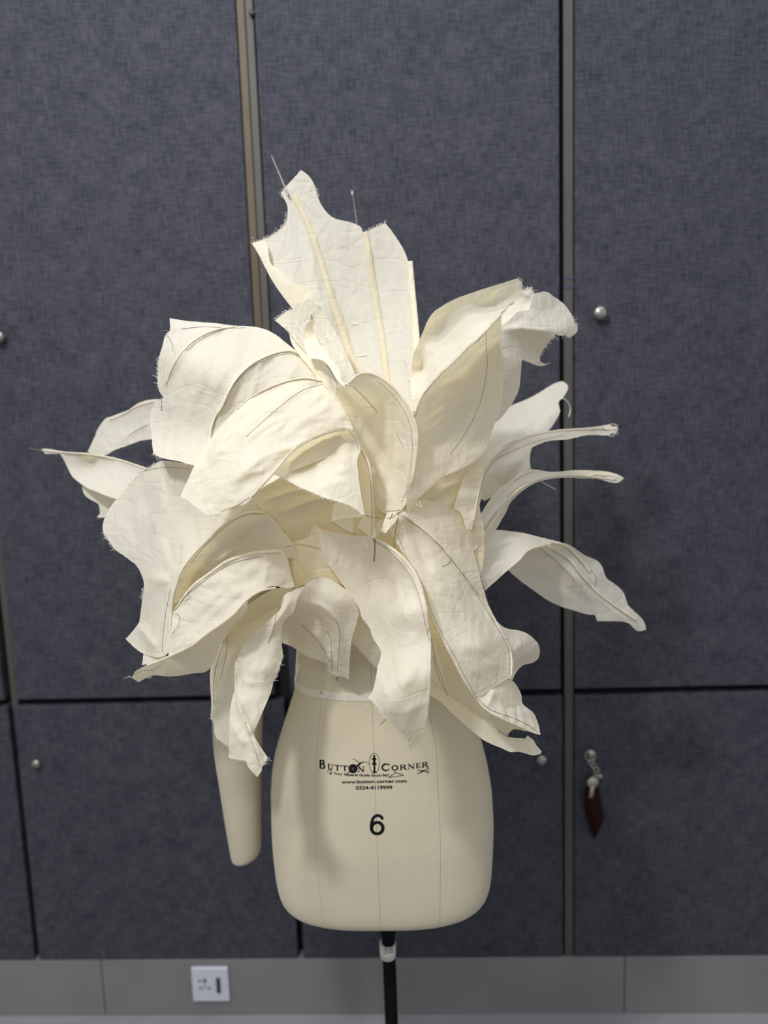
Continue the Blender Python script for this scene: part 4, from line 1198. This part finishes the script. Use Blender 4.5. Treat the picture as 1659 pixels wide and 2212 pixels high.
petal('G', [(1200, 1150), (1300, 1083), (1388, 1028), (1425, 1060), (1460, 1120), (1470, 1178), (1530, 1230), (1558, 1290), (1572, 1357), (1540, 1350), (1450, 1310), (1300, 1242), (1240, 1200)],
      [(1200, 1150, 20.5), (1388, 1028, 16.4), (1470, 1178, 14.5), (1558, 1290, 14), (1572, 1357, 16), (1450, 1310, 19), (1300, 1242, 21), (1350, 1130, 18.3)],
      folds=[([(1310, 1080), (1290, 1140), (1260, 1200)], .6, 8), ([(1400, 1200), (1420, 1260), (1430, 1300)], .5, 6), ([(1440, 1190), (1470, 1260), (1490, 1320)], .5, 6), ([(1480, 1200), (1520, 1270), (1540, 1340)], .5, 6), ([(1340, 1190), (1360, 1240), (1360, 1270)], .5, 6)],
      stitches=[[(1200, 1140), (1280, 1210), (1400, 1255), (1500, 1300), (1560, 1345)]], wr=(.35, 0), label='gathered lower tip of the wide grey petal')

# front centre petal
FC, dFC = petal('G', [(288, 165), (400, 190), (500, 205), (560, 207), (610, 214), (700, 262), (780, 325), (840, 400), (880, 480), (900, 550), (918, 620), (935, 760), (938, 950), (932, 1100), (922, 1230), (905, 1310), (895, 1362), (870, 1420), (850, 1440), (818, 1440), (808, 1415), (830, 1402), (790, 1370), (720, 1300), (640, 1210), (600, 1165), (580, 1142), (610, 1080), (630, 970), (650, 880), (600, 790), (585, 740), (540, 680), (522, 620), (480, 570), (430, 490), (370, 410), (325, 350), (300, 270)],
      [(288, 165, 17.5), (600, 215, 18.5), (780, 325, 20), (900, 550, 22.5), (937, 800, 24), (932, 1100, 27.5), (895, 1362, 27), (820, 1435, 26), (585, 1142, 26.5), (650, 880, 20.5), (522, 620, 17.5), (370, 410, 16.5), (700, 500, 17.5), (690, 750, 20), (800, 650, 23.5), (790, 1000, 28), (700, 1150, 28.5), (500, 350, 17.5)],
      folds=[([(640, 260), (740, 330), (820, 430), (870, 540), (905, 680)], .6, 7), ([(720, 420), (690, 600), (660, 800), (640, 960)], -1.0, 22), ([(900, 1000), (780, 1060), (650, 1130)], .35, 14), ([(920, 1150), (820, 1220), (760, 1250)], .3, 12), ([(910, 760), (790, 840), (700, 950)], .35, 14)],
      seams=[[(600, 222), (700, 275), (775, 340), (835, 415), (880, 510), (908, 620), (925, 750)]],
      stitches=[[(600, 228), (690, 290), (760, 360), (820, 440), (862, 530), (890, 640), (915, 760), (932, 820)]],
      fray=[[(580, 1142), (610, 1175), (640, 1210), (720, 1300), (790, 1370)], [(288, 165), (300, 270), (325, 350)]], wr=(.5, 0), axis=75, label='bright front petal hanging below the centre over the printed logo')
thread(FC, [(612, 220, 19.3), (612, 290, 19.2), (608, 350, 19), (612, 356, 19), (617, 300, 19.3), (616, 225, 19.5)], 'G', 'pin', .0006, 'pin')
thread(FC, [(580, 1142, 26.5), (575, 1180, 26), (558, 1210, 25.5)], 'G', 'paleth', .0005)
thread(FC, [(545, 230, 18.6), (555, 260, 18.8), (578, 290, 18.9)], 'G', 'paleth', .0004)
thread(FC, [(682, 1262, 28), (662, 1285, 27), (648, 1300, 26)], 'G', 'pin', .0007, 'pin')
thread(FC, [(812, 1400, 26.5), (808, 1390, 26.3), (815, 1382, 26.3), (822, 1392, 26.6)], 'G', 'pin', .0006, 'pin')

# right upper petals
petal('B', [(90, 900), (108, 660), (140, 580), (180, 480), (220, 390), (270, 332), (380, 265), (520, 210), (700, 152), (857, 103), (885, 130), (882, 172), (905, 185), (925, 172), (950, 165), (980, 220), (962, 250), (940, 330), (850, 350), (800, 400), (742, 445), (640, 530), (500, 640), (380, 760), (250, 880), (130, 1080)],
      [(90, 900, 15), (108, 660, 12), (220, 390, 10), (520, 210, 12), (700, 152, 12.5), (857, 103, 13), (980, 220, 12), (940, 330, 12.5), (742, 440, 14.5), (500, 620, 17), (280, 820, 18), (120, 1050, 17), (400, 450, 8.5), (180, 760, 9.5), (700, 300, 10), (340, 570, 8.5), (350, 680, 13.5)],
      folds=[([(190, 620), (300, 600), (420, 610)], .9, 12), ([(260, 790), (300, 730), (420, 620)], .6, 9), ([(540, 300), (660, 340), (820, 320)], -.6, 16), ([(130, 700), (170, 840), (180, 900)], -.8, 14), ([(860, 110), (880, 200), (960, 240)], .5, 8)],
      fray=[[(857, 103), (885, 130), (882, 172), (905, 185), (950, 165), (980, 220)]], wr=(.4, 0), axis=-35, label='warm cream petal curling over at upper right')
RU1, dRU1 = petal('B', [(742, 350), (738, 450), (725, 540), (740, 660), (755, 800), (750, 930), (735, 1050), (700, 1130), (660, 1240), (620, 1340), (560, 1400), (500, 1440), (420, 1480), (370, 1500), (290, 1540), (220, 1610), (130, 1700), (60, 1800), (60, 1600), (110, 1300), (125, 1150), (118, 1085), (135, 1010), (180, 920), (280, 800), (400, 690), (500, 590), (560, 540), (620, 480), (680, 410)],
      [(742, 350, 17), (740, 450, 16), (740, 660, 12), (755, 850, 10), (700, 1130, 9.5), (560, 1400, 13), (290, 1540, 17), (60, 1790, 18.5), (120, 1100, 20), (280, 800, 20), (500, 590, 20), (640, 470, 19), (430, 1000, 15), (300, 1300, 16)],
      folds=[([(160, 1130), (300, 1010), (450, 900)], .5, 8), ([(170, 1180), (330, 1070), (500, 960)], .4, 7), ([(330, 880), (450, 760), (600, 640)], .35, 10), ([(200, 1050), (280, 960), (360, 880)], .35, 7)],
      seams=[[(740, 358), (680, 425), (620, 490), (560, 552), (500, 602), (400, 702), (280, 812), (180, 932), (135, 1030), (122, 1090)]],
      stitches=[[(770, 335), (700, 400), (640, 475), (570, 555)], [(300, 810), (230, 885), (165, 965), (120, 1085)], [(632, 480), (632, 600), (640, 700), (620, 860), (575, 1030), (490, 1200), (370, 1370)]],
      fray=[[(560, 1400), (500, 1440), (420, 1480), (370, 1500), (290, 1540), (220, 1610)]], wr=(.3, 0), axis=-50, label='large smooth grey petal right of the centre', rough=1.0)
thread(RU1, [(735, 355, 18), (780, 315, 18.3), (800, 292, 18.3), (828, 275, 18.3), (828, 285, 18.3), (805, 296, 18.3)], 'B', 'pin', .0006, 'wire_end')

# centre cup petal
DC, dDC = petal('E', [(458, 192), (500, 150), (540, 112), (600, 92), (680, 103), (780, 160), (870, 250), (950, 370), (1000, 480), (1020, 600), (1016, 700), (1000, 800), (985, 900), (960, 1020), (930, 1100), (885, 1170), (850, 1185), (780, 1190), (720, 1160), (665, 1050), (650, 900), (590, 720), (500, 600), (440, 440), (400, 330), (380, 200), (410, 160)],
      [(458, 192, 21), (600, 92, 19.5), (780, 160, 19.5), (950, 370, 20), (1018, 600, 20.5), (985, 900, 19.5), (930, 1100, 18.5), (870, 1175, 18), (720, 1160, 15), (600, 720, 15), (440, 440, 16), (390, 250, 16), (700, 400, 15), (750, 700, 14), (800, 950, 15), (560, 300, 17.5)],
      folds=[([(600, 130), (700, 160), (800, 240), (900, 370), (950, 520), (965, 700), (935, 950), (900, 1080)], .4, 9), ([(700, 800), (780, 960), (790, 1120)], .7, 12), ([(880, 600), (900, 750), (870, 850)], .5, 12), ([(520, 200), (620, 300), (700, 410)], .3, 6)],
      hem=[[(458, 192), (500, 152), (540, 114), (600, 94), (680, 105), (780, 162), (870, 252), (950, 372), (1000, 482), (1018, 600), (1014, 700), (998, 800), (983, 900), (958, 1020)]],
      stitches=[[(700, 150), (800, 235), (890, 350), (945, 460), (970, 560), (975, 700), (960, 880), (935, 990), (895, 1100)], [(515, 200), (610, 290), (705, 400)], [(850, 560), (890, 640), (905, 680)]],
      wr=(.35, 0), axis=80, label='golden cupped petal at the very centre with rolled rim')

# L2
L2, dL2 = petal('C', [(1250, 545), (1160, 520), (1080, 518), (960, 548), (850, 590), (720, 660), (620, 760), (500, 890), (420, 1000), (330, 1150), (280, 1260), (230, 1370), (290, 1400), (350, 1450), (430, 1500), (510, 1487), (600, 1442), (690, 1425), (740, 1380), (800, 1320), (900, 1260), (1000, 1200), (1250, 1100), (1500, 1000), (1470, 895), (1420, 780), (1340, 650)],
      [(1250, 545, 16.5), (1080, 520, 16.5), (850, 590, 16.5), (620, 760, 17), (420, 1000, 18), (240, 1370, 21), (510, 1480, 24), (740, 1380, 25), (1000, 1150, 22.5), (1500, 1000, 19), (1470, 895, 19.5), (1340, 650, 18), (900, 800, 19.5), (600, 1100, 22), (1200, 800, 19.5), (400, 1250, 21.5)],
      folds=[([(740, 690), (640, 790), (520, 980), (430, 1160)], .9, 12), ([(780, 770), (680, 900), (640, 1000)], .8, 14), ([(370, 1180), (390, 1330), (370, 1500)], -.5, 16), ([(1050, 780), (850, 860), (700, 980)], .35, 6), ([(1000, 840), (860, 920), (760, 990)], .35, 6), ([(1150, 1010), (900, 1050), (700, 1180)], .4, 10), ([(830, 1080), (700, 1180), (600, 1300)], .5, 12), ([(680, 1230), (780, 1190), (850, 1180)], .35, 8), ([(1280, 700), (1200, 790), (1080, 860)], .5, 14)],
      seams=[[(1250, 545), (1160, 524), (1080, 524), (960, 554), (850, 596), (720, 668), (640, 745)]],
      stitches=[[(1240, 548), (1160, 532), (1080, 534), (950, 564), (850, 608), (750, 660)], [(1250, 562), (1100, 610), (950, 720), (800, 850), (700, 940)], [(730, 1372), (640, 1430), (520, 1478)]],
      hem=[[(1470, 900), (1420, 785), (1340, 655), (1250, 548)]],
      fray=[[(230, 1370), (290, 1400), (350, 1450)], [(430, 1500), (510, 1487)]], wr=(.55, 0), axis=-45, label='big bright petal left of centre sweeping down to the left')

# stubs at the centre
petal('E', [(550, 640), (590, 700), (630, 780), (652, 870), (662, 1000), (668, 1150), (690, 1300), (690, 1385), (655, 1368), (600, 1330), (545, 1292), (590, 1190), (575, 1000), (560, 820)],
      [(550, 640, 17), (652, 870, 18.5), (690, 1300, 19), (655, 1368, 19.5), (545, 1292, 17.5), (575, 1000, 16.5)],
      stitches=[[(575, 700), (620, 790), (642, 880), (654, 1000), (660, 1180), (658, 1360)]], seams=[[(585, 690), (632, 782), (654, 870), (664, 1000), (672, 1150), (680, 1290)]], wr=(.2, 0), label='narrow stitched strip running down beside the golden cup', name='centre_strip')
petal('E', [(690, 1280), (745, 1225), (730, 1322), (690, 1382)], [(690, 1280, 17), (745, 1225, 16.5), (690, 1382, 17.4)], name='cloth_stub', wr=(.05, 0), step=4)
petal('E', [(780, 1185), (850, 1170), (862, 1225), (800, 1300), (768, 1342), (730, 1322), (750, 1260)], [(780, 1185, 18), (862, 1225, 18.8), (768, 1342, 19.6), (730, 1322, 19.3)], name='cloth_stub', wr=(.1, 0), step=4, fray=[[(730, 1322), (768, 1342)]])
for q in ([(765, 1168, 19.4), (830, 1168, 19.6), (885, 1160, 19.4)], [(775, 1225, 19.6), (810, 1222, 20), (860, 1190, 19.8), (890, 1165, 19.4)], [(800, 1235, 19.8), (825, 1188, 20), (815, 1200, 20)], [(600, 1192, 18.8), (650, 1215, 18.8), (738, 1224, 18.4)]):
    thread(DC, q, 'E', 'thread', .0005)
for q in ([(890, 1165, 19), (880, 1200, 19), (870, 1240, 19)], [(900, 1170, 19), (930, 1200, 19), (925, 1230, 18.8)], [(985, 1085, 18), (1020, 1125, 18.2), (1052, 1135, 18), (1030, 1095, 18)], [(1100, 1030, 16), (1080, 1080, 16.4), (1060, 1110, 17)], [(600, 1370, 20), (615, 1420, 20.2), (632, 1475, 20)]):
    thread(DC, q, 'E', 'paleth', .0004)
thread(DC, [(860, 1225, 19), (845, 1330, 19), (832, 1450, 18.8)], 'E', 'thread', .0006)

# L3 lobe with the white panel
petal('C', [(1330, 1420), (1400, 1410), (1545, 1490), (1555, 1500), (1520, 1515), (1440, 1520), (1370, 1530), (1312, 1548)],
      [(1330, 1420, 21.5), (1550, 1500, 24.2), (1312, 1548, 22), (1440, 1520, 23)], wr=(.05, 0))
petal('C', [(1312, 1545), (1370, 1530), (1465, 1512), (1468, 1640), (1400, 1600)],
      [(1312, 1545, 22), (1465, 1512, 20.5), (1468, 1640, 20)], stitches=[[(1312, 1550), (1400, 1602), (1500, 1652)]], wr=(.05, 0), mat='bodice')
L3, dL3 = petal('C', [(735, 1385), (770, 1330), (830, 1270), (900, 1195), (1000, 1072), (1100, 992), (1250, 920), (1350, 890), (1410, 882), (1470, 902), (1500, 960), (1522, 1030), (1500, 1100), (1505, 1200), (1525, 1350), (1552, 1505), (1440, 1430), (1280, 1382), (1180, 1340), (1080, 1300), (980, 1245), (900, 1212), (820, 1300)],
      [(735, 1385, 25.8), (900, 1195, 25.6), (1000, 1072, 24.8), (1100, 992, 24), (1250, 920, 23), (1410, 882, 21.5), (1470, 902, 20.5), (1510, 1000, 19.5), (1505, 1200, 22), (1015, 1115, 22.6), (1130, 1030, 21.2), (1260, 960, 19.9), (1360, 930, 19.2), (1552, 1505, 24.5), (1280, 1382, 25.5), (1080, 1300, 25), (900, 1212, 25.2), (1200, 1060, 20.8), (1350, 980, 20), (1400, 1150, 22.5), (1050, 1180, 22.3)],
      folds=[([(1470, 1180), (1300, 1200), (1200, 1260)], .3, 8), ([(1480, 1250), (1330, 1270), (1230, 1310)], .3, 8), ([(1470, 1110), (1320, 1110), (1180, 1180)], .3, 8), ([(1460, 1040), (1400, 1030), (1300, 1060)], .25, 8)],
      seams=[[(745, 1370), (830, 1272), (900, 1198), (1000, 1078), (1100, 998), (1250, 927), (1350, 897), (1410, 890)]],
      stitches=[[(1060, 1010), (1150, 960), (1280, 905), (1400, 880), (1450, 890)], [(1440, 900), (1490, 960), (1510, 1040)]],
      fray=[[(1552, 1505), (1440, 1430), (1280, 1382), (1080, 1300)]], wr=(.3, 0), axis=20, label='white fan-shaped petal lobe left of the golden centre')
thread(L3, [(740, 1372, 26), (755, 1355, 26.1), (770, 1345, 26.1), (765, 1355, 26.1), (748, 1374, 26)], 'C', 'pin', .0007, 'safety_pin')
settle(GM)
